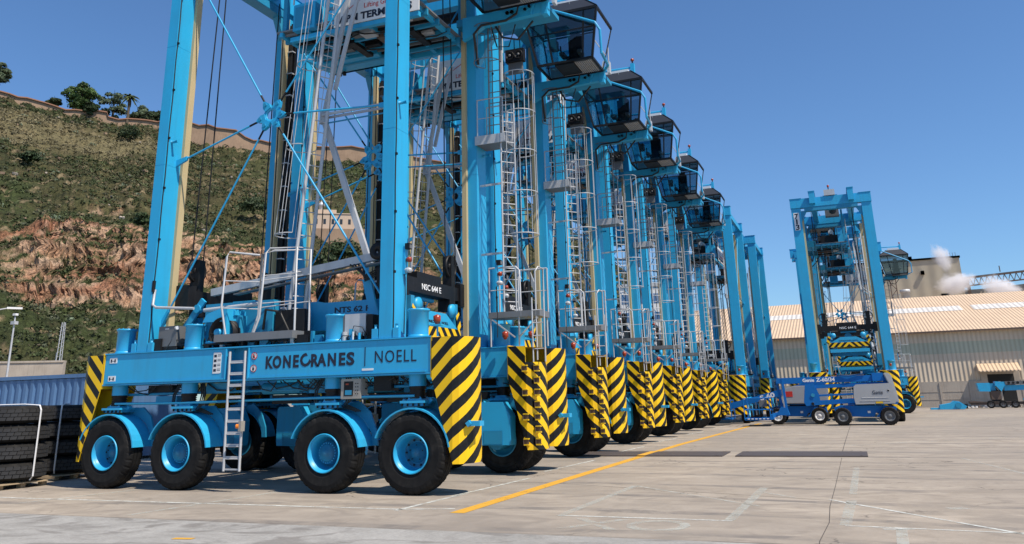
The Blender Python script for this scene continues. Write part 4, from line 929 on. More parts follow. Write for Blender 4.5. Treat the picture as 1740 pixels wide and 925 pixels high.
    b.lathe([(.03, 0), (.06, .05), (.075, .07), (.075, .17), (0, .2)], (-4.05, -2.1, 3.10), (0, 0, 1), 'redlens', 12); b.tube([(-4.05, -2.1, 2.9), (-4.05, -2.1, 3.1)], .02, 'blue', 6)
    b.lathe([(.03, 0), (.06, .05), (.075, .07), (.075, .17), (0, .2)], (4.1, 1.6, 3.05), (0, 0, 1), 'redlens', 12)
    b.build('beacon', P)
    return P

CX = -11.63
rows = [14.2951, 19.4926, 25.8915, 31.4067, 38.2421, 45.7146]
base = build_carrier()
base.location = (CX, rows[0]+2.45, 0)
labels = ['blue straddle carrier nearest the camera, its whole lettered side beam and four wheels in view',
          'second straddle carrier in the row, directly behind the nearest one',
          'third straddle carrier of the parked row, numbered 709 on its leg', 'fourth straddle carrier in the row, counted from the nearest one',
          'fifth straddle carrier in the row, just before the last one with a side cab', 'sixth and last straddle carrier of the row whose cab hangs out against the sky']
car = []
for k in range(1, 6):
    c = copy_tree(base); c.location = (CX+(.04, -.05, .03, -.04, .02)[k-1], rows[k]+2.45, zg(rows[k])); c.rotation_euler = (0, 0, rad((.15, -.3, .2, -.2, .3)[k-1])); car.append(c); c['label'] = labels[k]
base['label'] = labels[0]; car = [base]+car
c7 = copy_tree(base); c7.location = (-8.45, 57.9, zg(57.9)); c7.rotation_euler = (0, 0, rad(90)); c7['label'] = 'straddle carrier standing end-on just beyond the row, behind the blue boom lift basket'
c8 = copy_tree(base); c8.location = (-8.05, 69.3, zg(69.3)); c8.rotation_euler = (0, 0, rad(90)); c8['label'] = 'farthest end-on straddle carrier left of the boom lifts, partly behind another end-on one'
c13 = copy_tree(base); c13.location = (.2, 57.9, zg(57.9)); c13.rotation_euler = (0, 0, rad(90)); c13['label'] = 'straddle carrier numbered 713 standing alone end-on behind the boom lifts'
c14 = copy_tree(base); c14.location = (.55, 69.2, zg(69.2)); c14.rotation_euler = (0, 0, rad(90)); c14['label'] = 'straddle carrier hidden behind number 713 and seen through its portal'
for cc_, dz in ((c13, 1.35), (c14, .6)):
    for ch in cc_.children:
        nm = ch.name.split('.')[0]
        if nm in ('headblock', 'spreader', 'spreader_end'): ch.location.z += dz
        elif nm == 'hoist_rope': k_ = (13.2-4.9-dz)/(13.2-4.9); ch.scale.z = k_; ch.location.z = 13.2*(1-k_)
c17 = copy_tree(base); c17.location = (.13, 77.6, zg(77.6)); c17['label'] = 'side-on straddle carrier numbered 717, its cab hanging over the warehouse roof'
for c in car+[c7, c8, c13, c14, c17]: c['category'] = 'straddle carrier'; c['group'] = 'light blue straddle carriers in the yard'
def number(parent, txt, loc, rz, size=.42, face=''):
    b = MB(); n = len(txt); h = n*size*.78+.06
    o = empty('number_plate', loc, rz); 
    b.box(-.17, .17, -.004, .004, -h, 0, 'white'); pl = b.build('number_plate'); bpy.data.objects.remove(o)
    pl.location = loc; pl.rotation_euler = (0, 0, rz); pl.parent = parent
    objs = [text(ch, size, 'ink', pos=(-.11, -.006, -.04-size*.74-i*size*.78), bold=.012, width=(.10 if ch == '1' else .22)) for i, ch in enumerate(txt)]
    for o_, ch in zip(objs, txt):
        if ch == '1': o_.location.x = -.06
    join_into('lettering', objs, pl)
# far right leg, face turned to the near side; rotated carriers show their -x faces
number(car[2], '709', (3.16, -2.408, 12.65), 0, .34)
number(car[2], '709', (3.318, -2.1, 12.65), rad(90), .34)
number(c13, '713', (-3.32, 2.12, 12.9), rad(-90), .46)
number(c17, '717', (3.16, 1.812, 12.6), 0, .46)

# ------------------------------------------------------------ boom lifts
def wheel_small(b, x, y, z, r, wd, s, rimmat='grey', white=False):
    n = 40; vs = []
    prof = [(r*.55, -wd/2+.02), (r*.62, -wd/2), (r*.9, -wd/2), (r, -wd*.35), (r, wd*.35), (r*.9, wd/2), (r*.62, wd/2), (r*.55, wd/2-.02)]
    for j, (rr, tt) in enumerate(prof):
        for k in range(n):
            q = rr*(1-.05*(k % 2)) if j in (2, 3, 4, 5) else rr
            th = 2*math.pi*k/n; vs.append((x+math.cos(th)*q, y+tt, z+math.sin(th)*q))
    fs = [(j*n+k, j*n+(k+1) % n, (j+1)*n+(k+1) % n, (j+1)*n+k) for j in range(len(prof)-1) for k in range(n)]
    b.add(vs, fs, 'rubber')
    for q in (-1, 1):
        b.lathe([(r*.57, q*wd*.45), (r*.53, q*wd*.5), (r*.45, q*wd*.36), (r*.25, q*wd*.30), (r*.2, q*wd*.42), (0, q*wd*.43)], (x, y, z), (0, 1, 0), 'inkwhite' if white else rimmat, 24)
def lift_common(P, white=False):
    for x in (-1.12, 1.12):
        for y in (-1.0, 1.0):
            b = MB(); wheel_small(b, 0, 0, 0, .46, .34, 1, 'grey', white); o = b.build('wheel', P); o.location = (x, y, .46)
    b = MB(); b.prism([(-1.5, .62), (-1.3, .45), (.4, .42), (.5, .62), (1.5, .55), (1.5, .90), (.7, .98), (-1.2, 1.0), (-1.5, .9)], 'lift', 'y', -.72, .72)
    b.box(-1.2, -1.05, -1.0, 1.0, .40, .52, 'grey'); b.box(1.05, 1.2, -1.0, 1.0, .40, .52, 'grey'); b.box(.1, .25, -.73, -.72, .6, .72, 'white'); b.prism([(.5, .4), (.9, .95), (1.05, .95), (1.05, .4)], 'lift', 'y', -.9, -.7)
    b.build('chassis', P, bevel=.02)
def lift_a():
    P = empty('boom_lift', (.52, 48.6, zg(48.6)))
    lift_common(P)
    b = MB(); b.tube([(0, 0, .95), (0, 0, 1.08)], .5, 'black', 20); b.box(-.8, 1.6, -.55, .55, 1.02, 1.12, 'lift'); b.build('turntable', P)
    for s in (-1, 1):
        b = MB(); b.prism([(-.42, 1.05), (1.45, 1.06), (1.55, 1.2), (1.42, 2.02), (1.3, 2.08), (-.3, 2.05), (-.42, 1.95), (-.47, 1.4)], 'liftgrey', 'y', *sorted((.45*s, 1.0*s)))
        yy = 1.003*s; b.box(-.1, 1.2, *sorted((yy, yy+.012*s)), 1.36, 1.40, 'inkwhite'); b.box(-.2, 1.25, *sorted((yy, yy+.012*s)), 1.20, 1.23, 'inkwhite'); b.box(.55, .9, *sorted((yy, yy+.012*s)), 1.08, 1.18, 'yellow')
        b.tube([(1.22, yy, 1.72), (1.22, yy+.012*s, 1.72)], .055, 'black', 10)
        o = b.build('engine_hood', P, bevel=.05)
        if s < 0: text('Genie', .26, 'ink', parent=o, pos=(.45, -1.012, 1.55), width=.5)
    b = MB(); b.prism([(1.25, 1.1), (1.7, 1.1), (1.62, 1.7), (1.48, 2.5), (1.3, 2.62), (1.1, 2.6), (1.28, 2.1)], 'liftgrey', 'y', -.42, .42); b.build('counterweight', P, bevel=.04)
    b = MB(); b.bar((1.25, -.05, 2.36), (-4.05, -.05, 2.34), .34, .32, 'lift'); b.box(.55, 1.1, -.3, .25, 2.2, 2.62, 'lift'); b.tube([(.2, -.25, 2.6), (-.6, -.28, 2.5), (-1.2, -.25, 2.56)], .03, 'hose', 6)
    o = b.build('upper_boom', P, bevel=.01)
    text('Genie', .24, 'inkwhite', parent=o, pos=(-2.95, -.224, 2.26), bold=.008, width=.60); text('Z-60/34', .27, 'inkwhite', parent=o, pos=(-2.25, -.224, 2.26), bold=.008, width=.95)
    b = MB(); b.bar((1.4, -.05, 2.08), (-2.4, -.05, 2.0), .30, .2, 'lift'); b.bar((-.45, -.05, 1.58), (-2.6, -.05, 1.52), .2, .10, 'lift'); b.bar((-.45, -.05, 1.24), (-2.55, -.05, 1.14), .3, .24, 'lift')
    b.prism([(-2.15, 1.05), (-2.9, 1.0), (-3.0, 1.2), (-2.85, 2.15), (-2.4, 2.2), (-2.2, 1.6)], 'lift', 'y', -.28, .22); b.tube([(-2.5, -.32, 1.56), (-2.5, .2, 1.56)], .09, 'blue2', 12); b.tube([(-2.55, -.32, 1.12), (-2.55, .2, 1.12)], .09, 'black', 12)
    b.build('riser_arm', P, bevel=.01)
    b = MB(); b.bar((-4.15, -.05, 2.5), (-4.2, -.05, 2.2), .3, .3, 'lift'); b.bar((-4.0, -.2, 2.3), (-3.92, -.2, .55), .1, .13, 'lift'); b.bar((-4.32, .1, 2.25), (-4.15, .1, .7), .1, .13, 'lift'); b.bar((-4.1, -.05, 2.3), (-4.05, -.05, .9), .06, .06, 'galv')
    b.prism([(-4.5, .55), (-3.8, .55), (-3.9, .9), (-4.2, 1.0)], 'lift', 'y', -.3, .2); b.tube([(-4.45, 0, .6), (-4.7, 0, .75), (-5.0, 0, .85), (-4.3, 0, 1.0)], .03, 'hose', 6)
    b.build('jib', P)
    b = MB(); x0, x1, y0, y1 = -6.1, -4.75, -1.0, .6
    b.box(x0, x1, y0, y1, .32, .40, 'lift')
    for z in (.40, .85, 1.45):
        for (a, c_) in (((x0, y0), (x1, y0)), ((x1, y0), (x1, y1)), ((x1, y1), (x0, y1)), ((x0, y1), (x0, y0))): b.tube([(*a, z+.02), (*c_, z+.02)], .024, 'lift', 6)
    for x in (x0, x1):
        for y in (y0, y1): b.tube([(x, y, .36), (x, y, 1.48)], .03, 'lift', 6)
    b.box(x1-.02, x1+.14, -.9, -.1, .36, .62, 'lift'); b.box(-5.4, -5.0, .2, .5, 1.0, 1.35, 'grey')
    for k in range(6): b.box(x0+.15+k*.2, x0+.27+k*.2, y0-.03, y0-.024, .38, .42, 'inkwhite')
    b.bar((x1, -.2, .5), (-4.3, -.05, .65), .2, .2, 'lift'); b.build('basket', P)
    tag(P, 'nearer blue boom lift with Z-60/34 on its folded boom', 'boom lift', 'blue boom lifts in front of the carriers')
def lift_b():
    P = empty('boom_lift', (-2.95, 51.4, zg(51.4)))
    lift_common(P, True)
    b = MB(); b.tube([(0, 0, .95), (0, 0, 1.1)], .5, 'black', 20); b.box(-.9, 1.7, -.5, .5, 1.04, 1.14, 'lift'); b.build('turntable', P)
    for s in (-1, 1):
        b = MB(); b.prism([(-.75, 1.12), (1.6, 1.1), (1.7, 1.9), (1.55, 2.1), (-.1, 2.1), (-.55, 2.0), (-.8, 1.8)], 'liftgrey', 'y', *sorted((.42*s, .95*s)))
        o = b.build('engine_hood', P, bevel=.05)
        if s < 0:
            q = MB(); q.box(.5, 1.0, -.962, -.952, 1.62, 1.82, 'inkred'); q.box(-.6, -.2, -.962, -.952, 1.5, 1.8, 'inkred'); q.build('red_decal', o)
    b = MB(); b.bar((1.6, 0, 2.35), (-3.9, 0, 1.02), .30, .34, 'lift'); b.bar((-3.4, 0, 1.18), (-4.9, 0, .85), .22, .26, 'lift'); o = b.build('telescopic_boom', P, bevel=.01)
    d = math.atan2(2.35-1.02, 5.5)
    text('S-60', .36, 'inkwhite', parent=o, pos=(-2.05, -.155, 1.33), rot=(rad(90), -d, 0), bold=.014, width=.85)
    text('MATRIX', .2, 'inkred', parent=o, pos=(-3.75, -.155, .97), rot=(rad(90), -d, 0), width=.8) if False else None
    b = MB(); x0, x1, y0, y1 = -5.0, -3.7, -.95, .6; b.box(x0, x1, y0, y1, .30, .36, 'lift')
    for z in (.36, .8, 1.38):
        for (a, c_) in (((x0, y0), (x1, y0)), ((x1, y0), (x1, y1)), ((x1, y1), (x0, y1)), ((x0, y1), (x0, y0))): b.tube([(*a, z), (*c_, z)], .024, 'lift', 6)
    for x in (x0, x1):
        for y in (y0, y1): b.tube([(x, y, .33), (x, y, 1.4)], .028, 'lift', 6)
    b.box(-4.6, -4.2, -.3, .2, .36, 1.0, 'black'); b.build('basket', P)
    tag(P, 'blue boom lift marked S-60, its boom sloping to the basket, behind the nearer lift', 'boom lift', 'blue boom lifts in front of the carriers')
lift_a(); lift_b()

# ------------------------------------------------------------ trailer with crane parts, loose parts
def trailer():
    Y = 93.0; z0 = zg(Y); P = empty('low_trailer', (10.45, Y, z0)); P.scale = (.6, .6, .6)
    b = MB(); b.prism([(0, .9), (.3, .55), (12, .55), (12, .95), (2.2, 1.0), (1.0, 1.15), (0, 1.1)], 'rust', 'y', -1.2, 1.2); b.box(0, 12, -1.25, -1.2, .8, .9, 'black'); b.build('trailer_deck', P)
    for x in (2.9, 4.6, 6.3, 8.0):
        b = MB()
        wheel_small(b, 0, 0, 0, .62, .5, 1, 'grey'); o = b.build('wheel', P); o.location = (x, -1.0, .62)
    tag(P, 'dark low-bed trailer parked before the warehouse door at the right edge', 'trailer')
    b = MB(); X = 0; Yw = Y; Y = 0
    b.prism([(X+1.6, 2.0), (X+1.4, 3.3), (X+3.2, 3.3), (X+3.2, 1.95)], 'blue', 'y', Y-1.0, Y+1.0); b.prism([(X+4.0, 2.9), (X+5.3, 2.9), (X+4.7, 1.9)], 'blue', 'y', Y-1.1, Y+1); b.prism([(X+4.0, 3.5), (X+5.2, 3.4), (X+5.5, 2.75), (X+3.9, 2.75)], 'blue', 'y', Y-1.05, Y+.8)
    b.box(X+3.2, X+4.0, Y-.6, Y+.8, 2.1, 3.2, 'blue2'); b.bar((X+5.2, Y, 2.45), (X+12, Y, 2.55), 1.6, .8, 'blue'); b.box(X+3.2, X+4.6, Y-.8, Y+.8, .7, 2.0, 'rust'); b.bar((X+5.4, Y-.3, 3.2), (X+12, Y-.3, 3.3), 1.6, .5, 'grey')
    for k in range(8): b.lathe([(0, 0), (.16, 0), (.2, -.02), (.2, .02)], (X+5.9+k*.62+(.3 if k > 2 else 0), Y-1.12, 3.22), (0, 1, 0), 'black', 14)
    b.box(X+7.5, X+12, Y-1.2, Y-.9, .6, .8, 'blue')
    o = b.build('boom_assembly', fixn=True); o.scale = (.6, .6, .6); o.location = (10.45, Yw, 0.0); tag(o, 'light blue crane boom section with a row of round holes lying on the dark trailer', 'crane boom')
trailer()
b = MB(); Yp = 88; z = zg(Yp)
b.prism([(7.3, z+.05), (9.4, z+.05), (9.6, z+.3), (9.0, z+.75), (8.6, z+.8), (8.3, z+.6), (7.4, z+.45)], 'blue', 'y', Yp-.6, Yp+.6)
b.tube([(8.9, Yp-.7, z+.4), (8.9, Yp+.7, z+.4)], .25, 'blue2', 12); b.box(6.6, 7.5, Yp-.5, Yp+.4, z+.05, z+.2, 'blue'); b.box(9.4, 9.7, Yp-.3, Yp+.3, z+.1, z+.5, 'black')
tag(b.build('crane_part'), 'pile of light blue crane parts lying on the ground right of carrier 717', 'crane part')
b = MB()
for k in range(26):
    x = 10+k*.28+random.uniform(-.2, .2); y = 97+random.uniform(-1, 1); z = zg(y); s_ = random.uniform(.08, .25)
    b.obox((x, y, z+s_/2), (s_*random.uniform(1, 3), s_, s_), random.choice(['white', 'concrete_wall', 'grey', 'rust']), Matrix.Rotation(random.uniform(0, 3), 3, 'Z'))
tag(b.build('rubble'), 'scattered light rubble and scraps along the foot of the warehouse wall', 'rubble', kind='stuff')

# ------------------------------------------------------------ warehouse and shed behind
def warehouse():
    Y = 104.0; z0 = zg(Y); X0, X1 = -21.0, 44.0; ze = 7.75; P = empty('warehouse', (10, Y, z0))
    def rel(o): o.parent = P; o.location = (-10, -Y, -z0)
    b = MB(); x_d0, x_d1 = 13.2, 16.9
    wall_z = 2.27
    b.box(X0, X1, Y+.15, Y+.4, wall_z, 5.3, 'shed_wall'); rel(b.build('lower_cladding'))
    b = MB(); b.box(X0, X1, Y+.13, Y+.4, 5.25, 6.52, 'shed_band'); rel(b.build('translucent_band'))
    b = MB(); b.box(X0, X1, Y+.10, Y+.4, 6.51, ze, 'shed_wall'); rel(b.build('upper_cladding'))
    b = MB(); b.box(X0, x_d0, Y-.02, Y+.4, z0-.2, wall_z, 'concrete_wall'); b.box(x_d1, X1, Y-.02, Y+.4, z0-.2, wall_z, 'concrete_wall')
    for z in (.8, 1.6): b.box(X0, x_d0, Y-.05, Y-.02, z0+z, z0+z+.05, 'concrete_wall')
    for k in range(14): b.box(-20+k*2.9, -19.8+k*2.9, Y-.1, Y-.02, z0, wall_z-.1, 'concrete_wall')
    rel(b.build('base_wall'))
    b = MB(); ridgeY, ridgeZ = Y+24, 13.9
    b.add([(X0-.5, Y-.5, ze-.05), (X1, Y-.5, ze-.05), (X1, ridgeY, ridgeZ), (X0-.5, ridgeY, ridgeZ)], [(0, 1, 2, 3)], 'shed_roof')
    b.add([(X0-.5, Y+48, ze-.05), (X1, Y+48, ze-.05), (X1, ridgeY, ridgeZ), (X0-.5, ridgeY, ridgeZ)], [(3, 2, 1, 0)], 'shed_roof')
    b.box(X0-.5, X1, Y-.55, Y-.48, ze-.2, ze-.02, 'rust')
    rel(b.build('roof', fixn=False))
    for (xa, xb) in ((-14, -4.7), (-4.2, 4.4), (4.9, 14.1), (15.3, 26), (27, 40)):
        b = MB()
        def rp(x, t): return (x, Y-.5+(24.5)*t, ze-.05+(ridgeZ-ze+.05)*t+.03)
        b.add([rp(xa, .50), rp(xb, .50), rp(xb, .64), rp(xa, .64)], [(0, 1, 2, 3)], 'skylight'); rel(b.build('skylight_panel', fixn=False))
    b = MB(); b.add([(X0, Y+.4, z0), (X0, Y+48, z0), (X0, Y+48, ze), (X0, ridgeY, ridgeZ), (X0, Y+.4, ze)], [(0, 1, 2, 3, 4)], 'shed_wall'); rel(b.build('gable', fixn=False))
    b = MB(); b.box(13.85, 16.35, Y+.02, Y+.10, z0, 2.9, 'dark'); b.box(13.2, 13.85, Y+.03, Y+.3, z0, 2.9, 'concrete_wall'); b.box(16.35, 16.9, Y+.03, Y+.3, z0, 2.9, 'concrete_wall'); b.box(13.2, 16.9, Y+.03, Y+.3, 2.9, 3.6, 'concrete_wall'); rel(b.build('doorway'))
    b = MB(); b.add([(13.0, Y+.1, 4.05), (17.0, Y+.1, 4.05), (16.9, Y-1.6, 3.25), (12.9, Y-1.6, 3.25)], [(0, 1, 2, 3)], 'shed_roof'); b.box(12.9, 16.9, Y-1.65, Y-1.6, 3.15, 3.27, 'shed_roof'); b.add([(13.0, Y+.1, 4.05), (12.9, Y-1.6, 3.25), (13.0, Y+.1, 3.2)], [(0, 1, 2)], 'shed_roof'); rel(b.build('door_canopy', fixn=False))
    tag(P, 'long beige corrugated warehouse with a tan roof and white skylight strips', 'warehouse')
warehouse()
def bigshed():
    Y = 150.0; z0 = -.5; P = empty('industrial_shed', (24, Y, z0))
    def rel(o): o.parent = P; o.location = (-24, -Y, -z0)
    b = MB(); b.box(2, 18.95, Y, Y+30, z0, 22.0, 'big_shed'); rel(b.build('cladding'))
    b = MB(); b.box(1.8, 19.1, Y-.2, Y+30, 22.0, 22.3, 'rust'); b.box(13.0, 13.5, Y-.5, Y, 19.6, 20.2, 'dark'); b.box(11.6, 12.1, Y+1, Y+2, 22.3, 22.9, 'grey'); b.box(15.5, 16.6, Y-.2, Y, 16.0, 16.3, 'dark')
    for k in range(6): b.tube([(16.5+k*.4, Y, 22.3), (16.5+k*.4, Y, 22.9)], .03, 'grey', 4); rel(b.build('roof_edge'))
    tag(P, 'tall windowless cream clad shed rising behind the warehouse roof', 'industrial shed')
    b = MB(); b.lathe([(.62, 13), (.62, 15.6), (.72, 15.6), (.72, 16.1), (0, 16.1)], (9.4, 138, 0), (0, 0, 1), 'galv', 28); b.box(8.5, 10.3, 137, 139, 12, 14.6, 'grey'); tag(b.build('roof_vent_tank'), 'round grey metal vent drum between the warehouse roof and tall shed', 'vent')
    b = MB()
    for k in range(9): b.bar((7.4+(k % 2)*.8, 136, 9+k), (8.2-(k % 2)*.8, 136, 10+k), .08, .09, 'rust')
    for x in (7.4, 8.2): b.box(x-.06, x+.06, 135.9, 136.1, 8, 18.2, 'rust')
    tag(b.build('stair_tower'), 'dark slender steel stair frame beside the vent drum', 'stair tower')
    # conveyor gantry
    b = MB(); Yg = 172
    b.bar((20.5, Yg, 19.5), (40, Yg, 20.6), .3, .22, 'rust'); b.bar((20.5, Yg, 20.9), (40, Yg, 22.0), .3, .22, 'rust'); b.bar((20.5, Yg+.8, 21.15), (40, Yg+.8, 22.2), 1.6, .1, 'grey')
    for k in range(20): x = 20.5+k*.95; zz = 19.5+1.1*(x-20.5)/19.5; b.bar((x, Yg, zz), (x+.475, Yg, zz+1.4), .12, .12, 'rust'); b.bar((x+.475, Yg, zz+1.4), (x+.95, Yg, zz), .12, .12, 'rust')
    for x in (22.5, 29, 36): b.box(x-.25, x+.25, Yg-.25, Yg+.25, 0, 19.6, 'rust')
    b.tube([(28, Yg, 21.8), (28, Yg, 22.9)], .1, 'grey', 6); b.box(21.2, 22.6, Yg-.6, Yg+.6, 19.4, 21.0, 'rust')
    tag(b.build('conveyor_gantry'), 'dark steel conveyor gantry behind the steam at the right edge', 'conveyor')
    b = MB(); b.box(19.5, 45, 176, 195, 0, 19.3, 'grey'); b.prism([(25.5, 19.3), (45, 20.6), (45, 19.3)], 'grey', 'y', 176, 195)
    for k in range(5): b.bar((24+k*.5, 175.8, 17), (25.0+k*.6, 175.8, 18.8), .15, .3, 'concrete_wall')
    tag(b.build('dark_works_building'), 'dull grey works building beneath the conveyor gantry', 'building')
bigshed()
# steam: two plumes
def steam():
    m = bpy.data.materials.new('steam'); m.use_nodes = True; t = m.node_tree; t.nodes.clear()
    o = N(t, 'ShaderNodeOutputMaterial'); v = N(t, 'ShaderNodeVolumePrincipled'); v.inputs['Color'].default_value = (.95, .95, .97, 1)
    tc = N(t, 'ShaderNodeTexCoord'); g = N(t, 'ShaderNodeTexGradient', gradient_type='SPHERICAL'); mp = N(t, 'ShaderNodeMapping'); t.links.new(tc.outputs['Object'], mp.inputs[0])
    t.links.new(mp.outputs[0], g.inputs[0]); n = noise(t, 2.6, 6, .7, 'Object')
    d = math_(t, 'MAXIMUM', math_(t, 'SUBTRACT', math_(t, 'ADD', math_(t, 'MULTIPLY', g.outputs[0], 1.5), math_(t, 'MULTIPLY', n, 1.9)), 1.35), 0)
    t.links.new(math_(t, 'MULTIPLY', d, 1.7), v.inputs['Density']); t.links.new(v.outputs[0], o.inputs['Volume'])
    import bmesh
    for (c, s_, rz, lab) in (((17.4, 146, 17.4), (4.2, 2.6, 2.4), -.2, 'thin white steam drifting across the edge of the tall cream shed'), ((23.3, 146, 16.4), (4.2, 2.6, 2.4), .35, 'dense white steam plume rising behind the warehouse ridge at the right'), ((16.0, 146, 21.7), (1.9, 1.6, 3.2), -.35, 'faint wisp of steam above the roof of the cream shed')):
        bm = bmesh.new(); bmesh.ops.create_icosphere(bm, subdivisions=3, radius=1); me = bpy.data.meshes.new('steam_plume'); bm.to_mesh(me); bm.free()
        me.materials.append(m); o_ = bpy.data.objects.new('steam_plume', me); COL.objects.link(o_); o_.location = c; o_.scale = s_; o_.rotation_euler = (0, rz, 0); tag(o_, lab, 'steam', kind='stuff')
steam()

# ------------------------------------------------------------ tyre stacks, container, wall, poles at left
def stack_tyre_mesh():
    b = MB(); R = .80; H = .40; n = 72
    prof = [(.42, 0), (.45, .03), (.50, .015), (.62, .0), (.72, .02), (R-.03, .07), (R, .12), (R, H-.12), (R-.03, H-.07), (.72, H-.02), (.62, H), (.50, H-.015), (.45, H-.03), (.42, H)]
    b.lathe([(r, z) for r, z in prof], (0, 0, 0), (0, 0, 1), 'rubber', n)
    # tread blocks: three rows of staggered lugs
    for row in range(3):
        for k in range(34):
            a0 = 2*math.pi*(k+.5*(row % 2))/34; a1 = a0+2*math.pi/34*.88; z0 = .075+row*.085; z1 = z0+.072
            vs = []
            for rr in (R-.02, R+.014):
                for (a, zz) in ((a0, z0), (a1, z0), (a1+.02, z1), (a0+.02, z1)): vs.append((math.cos(a)*rr, math.sin(a)*rr, zz))
            b.add(vs, [(4, 5, 6, 7), (0, 1, 5, 4), (1, 2, 6, 5), (2, 3, 7, 6), (3, 0, 4, 7)], 'lug')
    for k in range(34):
        a0 = 2*math.pi*k/34
        for z in (.335,): b.obox((math.cos(a0)*(R-.005), math.sin(a0)*(R-.005), z), (.01, .03, .016), 'dark', Matrix.Rotation(a0, 3, 'Z'))
    return b
sp = [((-18.95, 15.85), 'left'), ((-20.1, 17.95), 'right')]
t0 = None
pos = ['top', 'second', 'third', 'bottom']
stacks = [(-18.45, 14.25, 'in the nearer stack at the left edge'), (-19.25, 16.35, 'in the stack half behind the striped bumper')]
for (x, y, nm) in stacks:
    for k in range(4):
        if t0 is None: t0 = stack_tyre_mesh().build('tyre'); o = t0
        else: o = t0.copy(); COL.objects.link(o)
        o.location = (x+random.uniform(-.02, .02), y, .16+k*.415); o.rotation_euler = (0, 0, random.uniform(0, .3))
        tag(o, ['lowest', 'second lowest', 'second highest', 'topmost'][k]+' big black tyre lying '+nm, 'tyre', 'big tyres stacked on pallets')
    P = empty('pallet', (x, y, 0))
    for i in range(3):
        b = MB()
        for j in range(3): b.box(-.62+j*.55, -.48+j*.55, -.62+i*.55, -.5+i*.55, .002, .10, 'wood')
        b.build('skid', P)
    b = MB()
    for i in range(7): b.box(-.75+i*.22, -.6+i*.22, -.72, .72, .10, .125, 'wood')
    b.build('deck_boards', P); b = MB(); b.box(-.75, .75, -.735, -.715, .05, .12, 'wood'); b.build('edge_board', P)
    tag(P, 'weathered wooden pallet under the tyre stack '+('at the left edge' if y < 15.5 else 'behind the striped bumper'), 'pallet', 'wooden pallets')
    b = MB(); R = .835; a = rad(2) if y < 15.5 else rad(-48)
    px, py = x+math.cos(a)*R, y+math.sin(a)*R
    pts = [(x-math.cos(a)*.5, y-math.sin(a)*.5, 1.83), (x+math.cos(a)*.3, y+math.sin(a)*.3, 1.83), (x+math.cos(a)*.78, y+math.sin(a)*.78, 1.80), (px, py, 1.7), (px, py, .25), (x+math.cos(a)*.76, y+math.sin(a)*.76, .17)]
    b.tube(pts, .02, 'strap', 5, smooth=False); tag(b.build('strap'), 'white strap tied round the tyre stack '+('at the left edge' if y < 15.5 else 'behind the striped bumper'), 'strap', 'white straps')
def container():
    P = empty('shipping_container', (-27.5, 24.5, 0)); Y = 22.0; X0, X1 = -35.0, -22.8; H = 2.9
    def rel(o): o.parent = P; o.location = (27.5, -24.5, 0)
    b = MB(); pts = []; x = X0; p = .36
    while x < X1-.36: pts += [(x, 0), (x+.07, 0), (x+.145, .05), (x+.215, .05), (x+.29, 0)]; x += p
    vs = []
    for (xx, d) in pts: vs += [(xx, Y+.03+d, .25), (xx, Y+.03+d, H-.15)]
    b.add(vs, [(2*i, 2*i+2, 2*i+3, 2*i+1) for i in range(len(pts)-1)], 'cont'); rel(b.build('corrugated_side', fixn=False))
    b = MB(); b.box(X0, X1, Y, Y+.1, H-.13, H, 'cont'); b.box(X0, X1, Y, Y+.1, .12, .27, 'cont'); b.box(X0, X1, Y+.1, Y+2.44, H-.06, H-.02, 'cont'); b.box(X1-.14, X1, Y, Y+.14, .1, H, 'cont'); b.box(X1-.05, X1, Y+.14, Y+2.44, .1, H, 'cont'); b.box(X0, X1, Y+2.4, Y+2.44, .1, H-.05, 'cont'); rel(b.build('frame'))
    tag(P, 'long blue corrugated shipping container behind the tyre stacks', 'container')
container()
def wall_left():
    import mathutils
    A, B_ = Vector((-93, 49.5, 0)), Vector((-72.8, 61, 0)); b = MB(); H = 6.2
    d = (B_-A).normalized(); n = Vector((-d.y, d.x, 0))
    b.bar(A+Vector((0, 0, H/2)), B_+Vector((0, 0, H/2)), .6, H, 'concrete_wall'); b.bar(A+Vector((0, 0, H+.08)), B_+Vector((0, 0, H+.08)), .8, .18, 'concrete_wall')
    fr = -n if (-n).dot(-A) > 0 else n
    for k in range(12):
        p = A.lerp(B_, .1+k*.08)+fr*.31; b.obox((p.x, p.y, H-1.6), (.15, .15, .15), 'dark')
    o = b.build('retaining_wall')
    ang = math.atan2(d.y, d.x)
    p = A.lerp(B_, .80)+fr*.33
    text('KEAE', 1.55, 'ink', 'graffiti', parent=o, pos=(p.x, p.y, H-2.6), rot=(rad(90), 0, ang), bold=.05, width=5.2, depth=.01)
    p = A.lerp(B_, .50)+fr*.33; q = MB(); q.obox((p.x, p.y, H-1.6), (2.6, .02, 1.3), 'yellow', Matrix.Rotation(ang, 3, 'Z')); q.build('yellow_graffiti_patch', o)
    tag(o, 'tan concrete retaining wall with dark graffiti letters below the hillside', 'wall')
wall_left()
